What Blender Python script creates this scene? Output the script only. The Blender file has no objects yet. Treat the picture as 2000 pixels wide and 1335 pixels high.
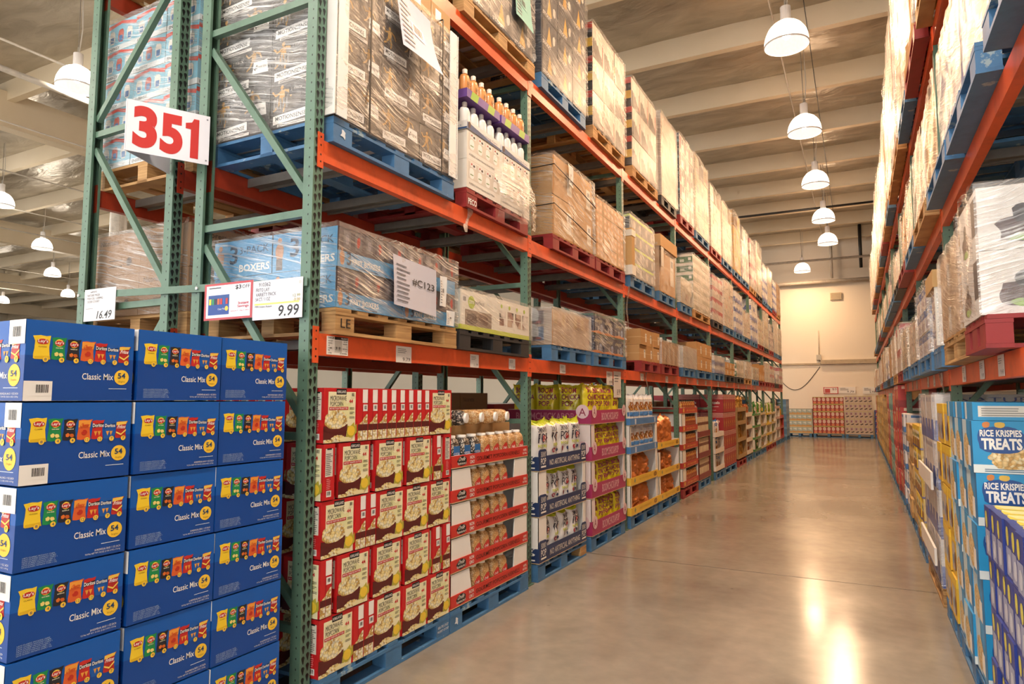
import bpy, bmesh, math, random
from mathutils import Vector, Matrix, noise

# ------------------------------------------------------------------ camera, world, exposure
SC = bpy.context.scene
C = SC.collection
cam_data = bpy.data.cameras.new('camera')
cam_data.sensor_width = 36.0
cam_data.lens = 36.0 * 1301.3 / 2000.0
cam_data.clip_start = 0.05
cam_data.clip_end = 300
cam = bpy.data.objects.new('camera', cam_data)
C.objects.link(cam)
SC.camera = cam
YAW, PITCH, ROLL = 0.4791, 0.0831, 0.0016
F_ = Vector((-math.sin(YAW) * math.cos(PITCH), math.cos(YAW) * math.cos(PITCH), math.sin(PITCH)))
R_ = F_.cross(Vector((0, 0, 1))).normalized()
U_ = R_.cross(F_)
Rr = R_ * math.cos(ROLL) + U_ * math.sin(ROLL)
Ur = -R_ * math.sin(ROLL) + U_ * math.cos(ROLL)
cam.matrix_world = Matrix(((Rr.x, Ur.x, -F_.x, 0), (Rr.y, Ur.y, -F_.y, 0), (Rr.z, Ur.z, -F_.z, 1.55), (0, 0, 0, 1)))

SC.view_settings.view_transform = 'Standard'
SC.view_settings.look = 'None'
SC.view_settings.gamma = 1.0
SC.view_settings.use_curve_mapping = False
SC.view_settings.exposure = 0.54

world = bpy.data.worlds.new('world')
SC.world = world
world.use_nodes = True
wbg = world.node_tree.nodes['Background']
wbg.inputs[0].default_value = (1.0, 0.96, 0.92, 1)
wbg.inputs[1].default_value = 1.9

LAMP_POWER = 150.0
LAMP_WARM = (1.0, 0.63, 0.36)
LAMP_NEUTRAL = (1.0, 0.90, 0.78)

SC.cycles.max_bounces = 5
SC.cycles.diffuse_bounces = 3
SC.cycles.glossy_bounces = 2
SC.cycles.transmission_bounces = 2
SC.cycles.transparent_max_bounces = 8
SC.cycles.use_adaptive_sampling = True
SC.cycles.adaptive_threshold = 0.1
SC.cycles.adaptive_min_samples = 12
SC.cycles.use_denoising = True
SC.cycles.sample_clamp_indirect = 6.0
SC.cycles.caustics_reflective = False
SC.cycles.caustics_refractive = False
SC.cycles.blur_glossy = 0.5

rnd = random.Random(7)

# ------------------------------------------------------------------ colour helpers
def lin(c):
    return c / 12.92 if c <= 0.04045 else ((c + 0.055) / 1.055) ** 2.4

def hx(s):
    return tuple(lin(int(s[i:i + 2], 16) / 255) for i in (0, 2, 4))

WHITE = hx('ECE8E2'); BLACK = hx('1B1A1C'); CREAM = hx('E9E0C0'); TAN = hx('B98F60'); TAN2 = hx('C49C6E')

# ------------------------------------------------------------------ materials
MATS = {}
def new_mat(name):
    m = bpy.data.materials.new(name)
    m.use_nodes = True
    nt = m.node_tree
    b = nt.nodes['Principled BSDF']
    MATS[name] = m
    return m, nt, b

def nd(nt, typ, **kw):
    n = nt.nodes.new(typ)
    for k, v in kw.items():
        if k.startswith('i_'):
            n.inputs[int(k[2:]) if k[2:].isdigit() else k[2:]].default_value = v
        else:
            setattr(n, k, v)
    return n

def ramp(nt, fac, stops):
    r = nt.nodes.new('ShaderNodeValToRGB')
    cr = r.color_ramp
    while len(cr.elements) < len(stops):
        cr.elements.new(0.5)
    for e, (p, c) in zip(cr.elements, stops):
        e.position = p
        e.color = (c[0], c[1], c[2], 1) if isinstance(c, (tuple, list)) else (c, c, c, 1)
    nt.links.new(fac, r.inputs[0])
    return r

def printed(name, rough, spec=0.5, noise_scale=6.0, amount=0.06, metallic=0.0, bump=0.0, bscale=40, coat=0.0):
    m, nt, b = new_mat(name)
    a = nd(nt, 'ShaderNodeAttribute', attribute_name='Col')
    tc = nd(nt, 'ShaderNodeTexCoord')
    n = nd(nt, 'ShaderNodeTexNoise'); n.inputs['Scale'].default_value = noise_scale
    nt.links.new(tc.outputs['Object'], n.inputs['Vector'])
    mx = nd(nt, 'ShaderNodeHueSaturation')
    mr = nd(nt, 'ShaderNodeMapRange'); mr.inputs['To Min'].default_value = 1 - amount; mr.inputs['To Max'].default_value = 1 + amount
    nt.links.new(n.outputs[0], mr.inputs[0]); nt.links.new(mr.outputs[0], mx.inputs['Value'])
    nt.links.new(a.outputs['Color'], mx.inputs['Color'])
    nt.links.new(mx.outputs[0], b.inputs['Base Color'])
    b.inputs['Roughness'].default_value = rough
    b.inputs['Specular IOR Level'].default_value = spec
    b.inputs['Metallic'].default_value = metallic
    b.inputs['Coat Weight'].default_value = coat
    if bump:
        n2 = nd(nt, 'ShaderNodeTexNoise'); n2.inputs['Scale'].default_value = bscale
        nt.links.new(tc.outputs['Object'], n2.inputs['Vector'])
        bp = nd(nt, 'ShaderNodeBump'); bp.inputs['Strength'].default_value = bump; bp.inputs['Distance'].default_value = 0.01
        nt.links.new(n2.outputs[0], bp.inputs['Height']); nt.links.new(bp.outputs[0], b.inputs['Normal'])
    return m

printed('card', 0.42)
printed('kraft', 0.75, spec=0.2, noise_scale=3, amount=0.08)
printed('paint', 0.38, spec=0.5, noise_scale=2.5, amount=0.07)
printed('foil', 0.25, spec=0.8, bump=0.5, bscale=14, amount=0.05)
printed('metalfoil', 0.3, spec=0.8, metallic=0.4, bump=1.0, bscale=22, amount=0.14)
printed('plastic', 0.3, spec=0.5)
printed('paper', 0.6, spec=0.3, amount=0.03)

def wood(name, c1, c2, rough=0.7, scale=(3, 3, 60)):
    m, nt, b = new_mat(name)
    tc = nd(nt, 'ShaderNodeTexCoord'); mp = nd(nt, 'ShaderNodeMapping'); mp.inputs['Scale'].default_value = scale
    n = nd(nt, 'ShaderNodeTexNoise'); n.inputs['Scale'].default_value = 1.0; n.inputs['Detail'].default_value = 6
    nt.links.new(tc.outputs['Object'], mp.inputs[0]); nt.links.new(mp.outputs[0], n.inputs['Vector'])
    r = ramp(nt, n.outputs[0], [(0.3, c1), (0.7, c2)])
    nt.links.new(r.outputs[0], b.inputs['Base Color'])
    b.inputs['Roughness'].default_value = rough
    return m

def worn(name, c1, under, rough=0.55, cut=0.66):
    m, nt, b = new_mat(name)
    tc = nd(nt, 'ShaderNodeTexCoord')
    n = nd(nt, 'ShaderNodeTexNoise'); n.inputs['Scale'].default_value = 7; n.inputs['Detail'].default_value = 8; n.inputs['Roughness'].default_value = 0.65
    nt.links.new(tc.outputs['Object'], n.inputs['Vector'])
    c0 = tuple(x * 0.75 for x in c1)
    r = ramp(nt, n.outputs[0], [(0.3, c0), (0.52, c1), (cut - .01, c1), (cut + .02, under)])
    nt.links.new(r.outputs[0], b.inputs['Base Color'])
    b.inputs['Roughness'].default_value = rough
    return m

wood('wood_natural', hx('8C6238'), hx('CFA56C'))
wood('wood_dark', hx('5A4028'), hx('8C6840'))
worn('wood_blue', hx('46759F'), hx('94A8B0'), cut=0.62)
worn('wood_red', hx('8E2626'), hx('A8705A'), cut=0.7)
worn('wood_black', hx('2E2C2C'), hx('57524C'), cut=0.72)
worn('rack_green', hx('5C7A67'), hx('6E8876'), 0.4, cut=0.75)
worn('rack_orange', hx('E0582A'), hx('E87848'), 0.38, cut=0.75)
worn('rack_red', hx('A83A22'), hx('B5482E'), 0.4, cut=0.75)
worn('steel_grey', hx('6E6860'), hx('8C857A'), 0.45)
wood('cream_paint', hx('DCCAAA'), hx('E6D6BA'), 0.6, (.5, .5, .5))
wood('wall_paint', hx('E8DCC8'), hx('EFE4D2'), 0.7, (.2, .2, .2))
worn('wall_trim', hx('B9A88E'), hx('A39278'), 0.6)
worn('pipe_paint', hx('C9BFB0'), hx('A89C8C'), 0.45)
worn('black_strap', hx('23211F'), hx('3A3633'), 0.4)

def foil_ceiling():
    m, nt, b = new_mat('foil_insulation')
    tc = nd(nt, 'ShaderNodeTexCoord')
    mp = nd(nt, 'ShaderNodeMapping'); mp.inputs['Scale'].default_value = (0.9, 2.2, 1)
    n = nd(nt, 'ShaderNodeTexNoise'); n.inputs['Scale'].default_value = 1.1; n.inputs['Detail'].default_value = 5; n.inputs['Distortion'].default_value = 0.8
    nt.links.new(tc.outputs['Object'], mp.inputs[0]); nt.links.new(mp.outputs[0], n.inputs['Vector'])
    r = ramp(nt, n.outputs[0], [(0.3, hx('A89D8B')), (0.7, hx('CCC2B0'))])
    nt.links.new(r.outputs[0], b.inputs['Base Color'])
    bp = nd(nt, 'ShaderNodeBump'); bp.inputs['Strength'].default_value = 0.7; bp.inputs['Distance'].default_value = 0.09
    nt.links.new(n.outputs[0], bp.inputs['Height']); nt.links.new(bp.outputs[0], b.inputs['Normal'])
    b.inputs['Metallic'].default_value = 0.6
    b.inputs['Roughness'].default_value = 0.34
foil_ceiling()

def floor_mat():
    m, nt, b = new_mat('polished_concrete')
    tc = nd(nt, 'ShaderNodeTexCoord')
    n = nd(nt, 'ShaderNodeTexNoise'); n.inputs['Scale'].default_value = 0.8; n.inputs['Detail'].default_value = 8; n.inputs['Roughness'].default_value = 0.6
    n2 = nd(nt, 'ShaderNodeTexNoise'); n2.inputs['Scale'].default_value = 9; n2.inputs['Detail'].default_value = 6
    nt.links.new(tc.outputs['Object'], n.inputs['Vector']); nt.links.new(tc.outputs['Object'], n2.inputs['Vector'])
    r = ramp(nt, n.outputs[0], [(0.3, hx('82786C')), (0.5, hx('938A7C')), (0.72, hx('A29888'))])
    r2 = ramp(nt, n2.outputs[0], [(0.3, 0.85), (0.7, 1.08)])
    mx = nd(nt, 'ShaderNodeMixRGB', blend_type='MULTIPLY'); mx.inputs[0].default_value = 0.6
    nt.links.new(r.outputs[0], mx.inputs[1]); nt.links.new(r2.outputs[0], mx.inputs[2])
    # small dark specks
    v = nd(nt, 'ShaderNodeTexVoronoi'); v.inputs['Scale'].default_value = 1.6
    nt.links.new(tc.outputs['Object'], v.inputs['Vector'])
    r3 = ramp(nt, v.outputs[0], [(0.0, 0.55), (0.03, 1.0)])
    mx2 = nd(nt, 'ShaderNodeMixRGB', blend_type='MULTIPLY'); mx2.inputs[0].default_value = 1
    nt.links.new(mx.outputs[0], mx2.inputs[1]); nt.links.new(r3.outputs[0], mx2.inputs[2])
    nt.links.new(mx2.outputs[0], b.inputs['Base Color'])
    rr = ramp(nt, n.outputs[0], [(0.3, 0.13), (0.75, 0.23)])
    nt.links.new(rr.outputs[0], b.inputs['Roughness'])
    b.inputs['Specular IOR Level'].default_value = 0.55
floor_mat()

def speckle(name, cols, scale, rough=0.5, bump=0.3):
    m, nt, b = new_mat(name)
    tc = nd(nt, 'ShaderNodeTexCoord')
    v = nd(nt, 'ShaderNodeTexVoronoi'); v.inputs['Scale'].default_value = scale
    nt.links.new(tc.outputs['Object'], v.inputs['Vector'])
    sp = nd(nt, 'ShaderNodeSeparateColor'); nt.links.new(v.outputs['Color'], sp.inputs[0])
    k = len(cols)
    r = ramp(nt, sp.outputs[0], [((i + 0.0) / k, c) for i, c in enumerate(cols)])
    r.color_ramp.interpolation = 'CONSTANT'
    dk = ramp(nt, v.outputs['Distance'], [(0.25, 1.0), (0.75, 0.55)])
    mx = nd(nt, 'ShaderNodeMixRGB', blend_type='MULTIPLY'); mx.inputs[0].default_value = 0.8
    nt.links.new(r.outputs[0], mx.inputs[1]); nt.links.new(dk.outputs[0], mx.inputs[2])
    nt.links.new(mx.outputs[0], b.inputs['Base Color'])
    b.inputs['Roughness'].default_value = rough
    if bump:
        bp = nd(nt, 'ShaderNodeBump'); bp.inputs['Strength'].default_value = bump; bp.inputs['Distance'].default_value = 0.004
        bp.invert = True
        nt.links.new(v.outputs['Distance'], bp.inputs['Height']); nt.links.new(bp.outputs[0], b.inputs['Normal'])
speckle('popcorn_print', [hx('F6EDC8'), hx('F0DE9E'), hx('E8D088'), hx('F7F0D6'), hx('C9A055')], 75, 0.45, 0)
speckle('kernels', [hx('D8AC74'), hx('C8955A'), hx('E4C08E'), hx('BE8448')], 130, 0.35, 0.3)
speckle('dark_kernels', [hx('2B2624'), hx('D8CDBE'), hx('4A3C34'), hx('8C7B6C'), hx('1C1A1A')], 120, 0.35, 0.3)
speckle('snack_print', [hx('C98738'), hx('A85F22'), hx('DCA85C'), hx('8C4A1C')], 45, 0.45, 0)
speckle('treat_print', [hx('E8C88C'), hx('DDB674'), hx('F0DCAE'), hx('C99C58')], 60, 0.45, 0)
speckle('nut_jar', [hx('A8622C'), hx('D29A50'), hx('8C4420'), hx('E0B878')], 38, 0.35, 0.3)
speckle('product_print', [hx('7A4A38'), hx('C8A890'), hx('3A2C28'), hx('A4685A'), hx('E4D8CC')], 14, 0.45, 0)

def film(name, base_fac, streak_fac, haze=0.5, seed=0.0, clear_tint=(1, 1, 1)):
    m, nt, b = new_mat(name)
    out = nt.nodes['Material Output']
    tc = nd(nt, 'ShaderNodeTexCoord')
    sp = nd(nt, 'ShaderNodeSeparateXYZ'); nt.links.new(tc.outputs['Object'], sp.inputs[0])
    add = nd(nt, 'ShaderNodeMath', operation='ADD'); nt.links.new(sp.outputs[0], add.inputs[0]); nt.links.new(sp.outputs[1], add.inputs[1])
    def lc(a, ka, bb, kb):
        m1 = nd(nt, 'ShaderNodeMath', operation='MULTIPLY'); nt.links.new(a, m1.inputs[0]); m1.inputs[1].default_value = ka
        m2 = nd(nt, 'ShaderNodeMath', operation='MULTIPLY_ADD'); nt.links.new(bb, m2.inputs[0]); m2.inputs[1].default_value = kb
        nt.links.new(m1.outputs[0], m2.inputs[2]); return m2.outputs[0]
    # gentle warping so that stretch lines and the glare painted along them are not ruler straight
    wn = nd(nt, 'ShaderNodeTexNoise'); wn.inputs['Scale'].default_value = 1.4; nt.links.new(tc.outputs['Object'], wn.inputs['Vector'])
    z2 = nd(nt, 'ShaderNodeMath', operation='MULTIPLY_ADD'); nt.links.new(wn.outputs[0], z2.inputs[0]); z2.inputs[1].default_value = 0.16; nt.links.new(sp.outputs[2], z2.inputs[2])
    s = lc(add.outputs[0], 1.3, z2.outputs[0], 0.5)
    t = lc(add.outputs[0], 14.0, z2.outputs[0], 60.0)
    cb = nd(nt, 'ShaderNodeCombineXYZ'); nt.links.new(s, cb.inputs[0]); nt.links.new(t, cb.inputs[1]); cb.inputs[2].default_value = seed
    n = nd(nt, 'ShaderNodeTexNoise'); n.inputs['Scale'].default_value = 1.0; n.inputs['Detail'].default_value = 4; n.inputs['Roughness'].default_value = 0.65
    nt.links.new(cb.outputs[0], n.inputs['Vector'])
    big = nd(nt, 'ShaderNodeTexNoise'); big.inputs['Scale'].default_value = 3.2; big.inputs['Detail'].default_value = 3
    nt.links.new(tc.outputs['Object'], big.inputs['Vector'])
    rs = ramp(nt, n.outputs[0], [(0.48, 0.0), (0.68, 1.0)])
    rb = ramp(nt, big.outputs[0], [(0.38, 0.12), (0.66, 1.0)])
    mul = nd(nt, 'ShaderNodeMath', operation='MULTIPLY'); nt.links.new(rs.outputs[0], mul.inputs[0]); nt.links.new(rb.outputs[0], mul.inputs[1])
    fac = nd(nt, 'ShaderNodeMath', operation='MULTIPLY_ADD'); nt.links.new(mul.outputs[0], fac.inputs[0]); fac.inputs[1].default_value = streak_fac; fac.inputs[2].default_value = base_fac
    bp = nd(nt, 'ShaderNodeBump'); bp.inputs['Strength'].default_value = 0.9; bp.inputs['Distance'].default_value = 0.012
    hsum = nd(nt, 'ShaderNodeMath', operation='MULTIPLY_ADD'); nt.links.new(big.outputs[0], hsum.inputs[0]); hsum.inputs[1].default_value = 2.5; nt.links.new(n.outputs[0], hsum.inputs[2])
    nt.links.new(hsum.outputs[0], bp.inputs['Height'])
    tr = nd(nt, 'ShaderNodeBsdfTransparent'); tr.inputs[0].default_value = (*clear_tint, 1)
    gl = nd(nt, 'ShaderNodeBsdfGlossy'); gl.inputs['Roughness'].default_value = 0.28; gl.inputs['Color'].default_value = (1, 1, 1, 1)
    df = nd(nt, 'ShaderNodeBsdfDiffuse'); df.inputs[0].default_value = (0.6, 0.58, 0.56, 1)
    nt.links.new(bp.outputs[0], gl.inputs['Normal']); nt.links.new(bp.outputs[0], df.inputs['Normal'])
    gd = nd(nt, 'ShaderNodeMixShader'); gd.inputs[0].default_value = haze
    nt.links.new(gl.outputs[0], gd.inputs[1]); nt.links.new(df.outputs[0], gd.inputs[2])
    mix = nd(nt, 'ShaderNodeMixShader')
    nt.links.new(fac.outputs[0], mix.inputs[0]); nt.links.new(tr.outputs[0], mix.inputs[1]); nt.links.new(gd.outputs[0], mix.inputs[2])
    nt.links.new(mix.outputs[0], out.inputs['Surface'])
film('stretch_film', 0.13, 0.72, 0.16)
film('cloudy_film', 0.30, 0.5, 0.35, 3.0)
film('clear_plastic', 0.16, 0.2, 0.2, 5.0)

def lamp_mats():
    m, nt, b = new_mat('lamp_glass')
    out = nt.nodes['Material Output']
    tc = nd(nt, 'ShaderNodeTexCoord')
    w = nd(nt, 'ShaderNodeTexNoise'); w.inputs['Scale'].default_value = 30
    nt.links.new(tc.outputs['Object'], w.inputs['Vector'])
    tr = nd(nt, 'ShaderNodeBsdfTransparent')
    em = nd(nt, 'ShaderNodeEmission'); em.inputs[0].default_value = (1, 0.93, 0.86, 1); em.inputs[1].default_value = 1.0
    gl = nd(nt, 'ShaderNodeBsdfTranslucent'); gl.inputs[0].default_value = (0.95, 0.93, 0.9, 1)
    ad = nd(nt, 'ShaderNodeAddShader'); nt.links.new(em.outputs[0], ad.inputs[0]); nt.links.new(gl.outputs[0], ad.inputs[1])
    r = ramp(nt, w.outputs[0], [(0.2, 0.4), (0.8, 0.6)])
    mix = nd(nt, 'ShaderNodeMixShader'); nt.links.new(r.outputs[0], mix.inputs[0])
    nt.links.new(tr.outputs[0], mix.inputs[1]); nt.links.new(ad.outputs[0], mix.inputs[2])
    nt.links.new(mix.outputs[0], out.inputs['Surface'])
    m, nt, b = new_mat('lamp_bulb')
    b.inputs['Base Color'].default_value = (1, 1, 1, 1)
    b.inputs['Emission Color'].default_value = (1, 0.95, 0.88, 1)
    b.inputs['Emission Strength'].default_value = 25
    m, nt, b = new_mat('lamp_lens')
    out = nt.nodes['Material Output']
    tr = nd(nt, 'ShaderNodeBsdfTransparent')
    em = nd(nt, 'ShaderNodeEmission'); em.inputs[0].default_value = (1, 0.92, 0.82, 1); em.inputs[1].default_value = 0.9
    mix = nd(nt, 'ShaderNodeMixShader'); mix.inputs[0].default_value = 0.35
    nt.links.new(tr.outputs[0], mix.inputs[1]); nt.links.new(em.outputs[0], mix.inputs[2])
    nt.links.new(mix.outputs[0], out.inputs['Surface'])
lamp_mats()

# ------------------------------------------------------------------ mesh building
GLY = {}
def glyphs(s, bold=0.0):
    key = (s, bold)
    res = 7 if len(s) < 3 and bold > .03 else 2
    if key in GLY:
        return GLY[key]
    cu = bpy.data.curves.new('t', 'FONT')
    cu.body = s
    cu.resolution_u = res
    cu.offset = bold
    ob = bpy.data.objects.new('t', cu)
    me = bpy.data.meshes.new_from_object(ob)
    vs = [(v.co.x, v.co.y) for v in me.vertices]
    fs = [tuple(p.vertices) for p in me.polygons]
    bpy.data.objects.remove(ob); bpy.data.curves.remove(cu); bpy.data.meshes.remove(me)
    if vs:
        x0 = min(v[0] for v in vs); x1 = max(v[0] for v in vs)
        y0 = min(v[1] for v in vs); y1 = max(v[1] for v in vs)
        vs = [((x - x0) / max(1e-6, x1 - x0), (y - y0) / max(1e-6, y1 - y0)) for x, y in vs]
    GLY[key] = (vs, fs)
    return GLY[key]

class Face:
    """a printed plane: origin O, unit axes U (reading direction) and V (up); w x h metres"""
    def __init__(s, O, U, V, w=1.0, h=1.0, bend=None):
        s.O, s.U, s.V, s.w, s.h = Vector(O), Vector(U), Vector(V), w, h
        s.N = s.U.cross(s.V).normalized(); s.bend = bend
    def p(s, u, v, l):
        if s.bend:
            return s.bend(u * s.w, v * s.h, l * 0.0006)
        return s.O + s.U * (u * s.w) + s.V * (v * s.h) + s.N * (l * 0.0005)

class MB:
    def __init__(s):
        s.v, s.f, s.c, s.m, s.mn = [], [], [], [], []
        s.smooth = False
    def mi(s, mat):
        if mat not in s.mn:
            s.mn.append(mat)
        return s.mn.index(mat)
    def add(s, verts, faces, col, mat):
        b = len(s.v); k = s.mi(mat)
        s.v += [tuple(x) for x in verts]
        for f in faces:
            s.f.append(tuple(i + b for i in f)); s.c.append(col); s.m.append(k)
    def box(s, x0, x1, y0, y1, z0, z1, col=(1, 1, 1), mat='card'):
        vs = [(x, y, z) for z in (z0, z1) for y in (y0, y1) for x in (x0, x1)]
        s.add(vs, [(0, 2, 3, 1), (4, 5, 7, 6), (0, 1, 5, 4), (2, 6, 7, 3), (0, 4, 6, 2), (1, 3, 7, 5)], col, mat)
    def obox(s, a, b, w, h, col=(1, 1, 1), mat='paint', up=(0, 0, 1)):
        """bar from a to b, width w sideways, height h along up"""
        a, b = Vector(a), Vector(b); d = (b - a).normalized()
        sd = d.cross(Vector(up)).normalized(); u = sd.cross(d)
        vs = []
        for p in (a, b):
            for i, j in ((-1, -1), (1, -1), (1, 1), (-1, 1)):
                vs.append(p + sd * (i * w / 2) + u * (j * h / 2))
        s.add(vs, [(0, 1, 2, 3), (7, 6, 5, 4), (0, 4, 5, 1), (1, 5, 6, 2), (2, 6, 7, 3), (3, 7, 4, 0)], col, mat)
    def tube(s, pts, r, n=8, col=(1, 1, 1), mat='paint'):
        pts = [Vector(p) for p in pts]; vs = []; fs = []
        for i, p in enumerate(pts):
            d = (pts[min(i + 1, len(pts) - 1)] - pts[max(i - 1, 0)]).normalized()
            sd = d.cross(Vector((0, 0, 1)) if abs(d.z) < 0.95 else Vector((1, 0, 0))).normalized(); u = sd.cross(d)
            for k in range(n):
                a = 2 * math.pi * k / n
                vs.append(p + sd * (r * math.cos(a)) + u * (r * math.sin(a)))
        for i in range(len(pts) - 1):
            for k in range(n):
                fs.append((i * n + k, i * n + (k + 1) % n, (i + 1) * n + (k + 1) % n, (i + 1) * n + k))
        fs.append(tuple(range(n))[::-1]); fs.append(tuple((len(pts) - 1) * n + k for k in range(n)))
        s.add(vs, fs, col, mat)
    def lathe(s, prof, c, n=16, col=(1, 1, 1), mat='plastic', sq=None, sx=1.0, sy=1.0):
        vs = []; fs = []
        for r, z in prof:
            for k in range(n):
                a = 2 * math.pi * (k + 0.5) / n
                ca, sa = math.cos(a), math.sin(a)
                q = 1.0 if not sq else (abs(ca) ** sq + abs(sa) ** sq) ** (-1.0 / sq)
                vs.append((c[0] + r * q * ca * sx, c[1] + r * q * sa * sy, c[2] + z))
        for i in range(len(prof) - 1):
            for k in range(n):
                fs.append((i * n + k, i * n + (k + 1) % n, (i + 1) * n + (k + 1) % n, (i + 1) * n + k))
        s.add(vs, fs, col, mat)
        s.add([vs[k] for k in range(n)], [tuple(range(n))[::-1]], col, mat)
        s.add([vs[-n + k] for k in range(n)], [tuple(range(n))], col, mat)
    # ---- printing on a Face, u and v run 0..1
    def poly(s, F, pts, col, l=1, mat='card'):
        s.add([F.p(u, v, l) for u, v in pts], [tuple(range(len(pts)))], col, mat)
    def rect(s, F, u0, v0, u1, v1, col, l=1, mat='card'):
        if F.bend:
            n, k = 6, 4
            vs = [F.p(u0 + (u1 - u0) * i / n, v0 + (v1 - v0) * j / k, l) for j in range(k + 1) for i in range(n + 1)]
            s.add(vs, [(j * (n + 1) + i, j * (n + 1) + i + 1, (j + 1) * (n + 1) + i + 1, (j + 1) * (n + 1) + i) for j in range(k) for i in range(n)], col, mat)
        else:
            s.poly(F, [(u0, v0), (u1, v0), (u1, v1), (u0, v1)], col, l, mat)
    def disc(s, F, u, v, r, col, l=1, mat='card', n=18):
        rv = r * F.w / F.h
        s.poly(F, [(u + r * math.cos(2 * math.pi * k / n), v + rv * math.sin(2 * math.pi * k / n)) for k in range(n)], col, l, mat)
    def blob(s, F, u0, v0, u1, v1, col, l=1, mat='card', seed=0, n=26, lo=0.82, power=2.4):
        r = random.Random(seed); uc, vc = (u0 + u1) / 2, (v0 + v1) / 2
        pts = []
        for k in range(n):
            a = 2 * math.pi * k / n; ca, sa = math.cos(a), math.sin(a)
            q = (abs(ca) ** power + abs(sa) ** power) ** (-1 / power) * r.uniform(lo, 1)
            pts.append((uc + (u1 - u0) / 2 * q * ca, vc + (v1 - v0) / 2 * q * sa))
        c0 = F.p(uc, vc, l); vs = [c0] + [F.p(u, v, l) for u, v in pts]
        s.add(vs, [(0, k + 1, (k + 1) % n + 1) for k in range(n)], col, mat)
    def text(s, F, t, u0, v0, u1, v1, col, l=2, bold=0.0, mat='card', shear=0.0):
        vs, fs = glyphs(t, bold)
        if not vs:
            return
        s.add([F.p(u0 + (u1 - u0) * (x * (1 - shear) + shear * y), v0 + (v1 - v0) * y, l) for x, y in vs], fs, col, mat)
    def bars(s, F, u0, v0, u1, v1, l=2, n=9, seed=1, bg=WHITE):
        s.rect(F, u0, v0, u1, v1, bg, l)
        r = random.Random(seed); u = u0 + (u1 - u0) * 0.15; e = u1 - (u1 - u0) * 0.15
        while u < e:
            w = (u1 - u0) * r.uniform(0.02, 0.06)
            s.rect(F, u, v0 + (v1 - v0) * 0.25, min(e, u + w), v1 - (v1 - v0) * 0.12, BLACK, l + 1)
            u += w + (u1 - u0) * r.uniform(0.02, 0.05)
    def lines(s, F, u0, v0, u1, v1, n, col, l=2, seed=2, fill=0.45):
        r = random.Random(seed); dv = (v1 - v0) / n
        for k in range(n):
            s.rect(F, u0, v0 + dv * k, u0 + (u1 - u0) * r.uniform(0.6, 1), v0 + dv * (k + fill), col, l)
    def mesh(s, name):
        me = bpy.data.meshes.new(name)
        me.from_pydata(s.v, [], s.f)
        for n in s.mn:
            me.materials.append(MATS[n])
        me.polygons.foreach_set('material_index', s.m)
        if s.smooth:
            me.polygons.foreach_set('use_smooth', [True] * len(s.f))
        at = me.color_attributes.new('Col', 'FLOAT_COLOR', 'CORNER')
        buf = []
        for f, c in zip(s.f, s.c):
            buf += [c[0], c[1], c[2], 1.0] * len(f)
        at.data.foreach_set('color', buf)
        me.update()
        return me

def obj(name, me, parent=None, loc=(0, 0, 0), rz=0.0):
    o = bpy.data.objects.new(name, me.mesh(name) if isinstance(me, MB) else me)
    C.objects.link(o); o.location = loc; o.rotation_euler = (0, 0, rz)
    if parent:
        o.parent = parent
        CH.setdefault(parent.name, []).append(o)
    return o

def empty(name, loc=(0, 0, 0), rz=0.0):
    o = bpy.data.objects.new(name, None); o.empty_display_size = 0.1
    C.objects.link(o); o.location = loc; o.rotation_euler = (0, 0, rz)
    return o

def tag(o, label, cat, group=None, kind=None):
    o['label'] = label; o['category'] = cat
    if group:
        o['group'] = group
    if kind:
        o['kind'] = kind
    return o

def struct(name, mb, label=None):
    o = obj(name, mb); o['kind'] = 'structure'
    if label:
        o['label'] = label; o['category'] = 'structure'
    return o

ORD = ['first', 'second', 'third', 'fourth', 'fifth', 'sixth', 'seventh', 'eighth', 'ninth', 'tenth', 'eleventh', 'twelfth',
       'thirteenth', 'fourteenth', 'fifteenth', 'sixteenth', 'seventeenth', 'eighteenth', 'nineteenth', 'twentieth',
       'twenty-first', 'twenty-second', 'twenty-third', 'twenty-fourth']

CH = {}
def copy_tree(o, loc=None, rz=None, parent=None):
    c = o.copy(); C.objects.link(c); c.parent = parent
    if loc is not None:
        c.location = loc
    if rz is not None:
        c.rotation_euler = (0, 0, rz)
    kids = [copy_tree(ch, parent=c) for ch in CH.get(o.name, ())]
    if kids:
        CH[c.name] = kids
    return c

# ------------------------------------------------------------------ numbers measured from the photograph
XL = -2.4855          # aisle face of the left rack's posts
XR = 0.603            # aisle face of the right rack's posts
PY = [2.60, 5.14, 7.75, 10.40, 13.04, 15.68, 18.32, 20.97, 23.63, 26.27]   # far edge of each left post
RY = [2.30, 5.86, 8.50, 11.14, 13.77, 16.40, 19.04, 21.68, 24.32, 26.96]   # near edge of each right post
B1, B2, B3 = 1.882, 2.913, 4.351
R1, R2, R3 = 1.758, 2.95, 4.37
BACK = 30.5

# ------------------------------------------------------------------ the building
def one_box(name, x0, x1, y0, y1, z0, z1, mat):
    b = MB(); b.box(x0, x1, y0, y1, z0, z1, mat=mat); return struct(name, b)
one_box('floor', -62, 6.0, -6, BACK, -0.2, 0.0, 'polished_concrete')
one_box('wall_back', -62, 6.0, BACK, BACK + 0.2, 0, 9.0, 'wall_paint')
one_box('wall_left', -62.2, -62, -6, BACK, 0, 9.0, 'wall_paint')
one_box('wall_right', 6.0, 6.2, -6, BACK, 0, 9.0, 'wall_paint')
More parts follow.
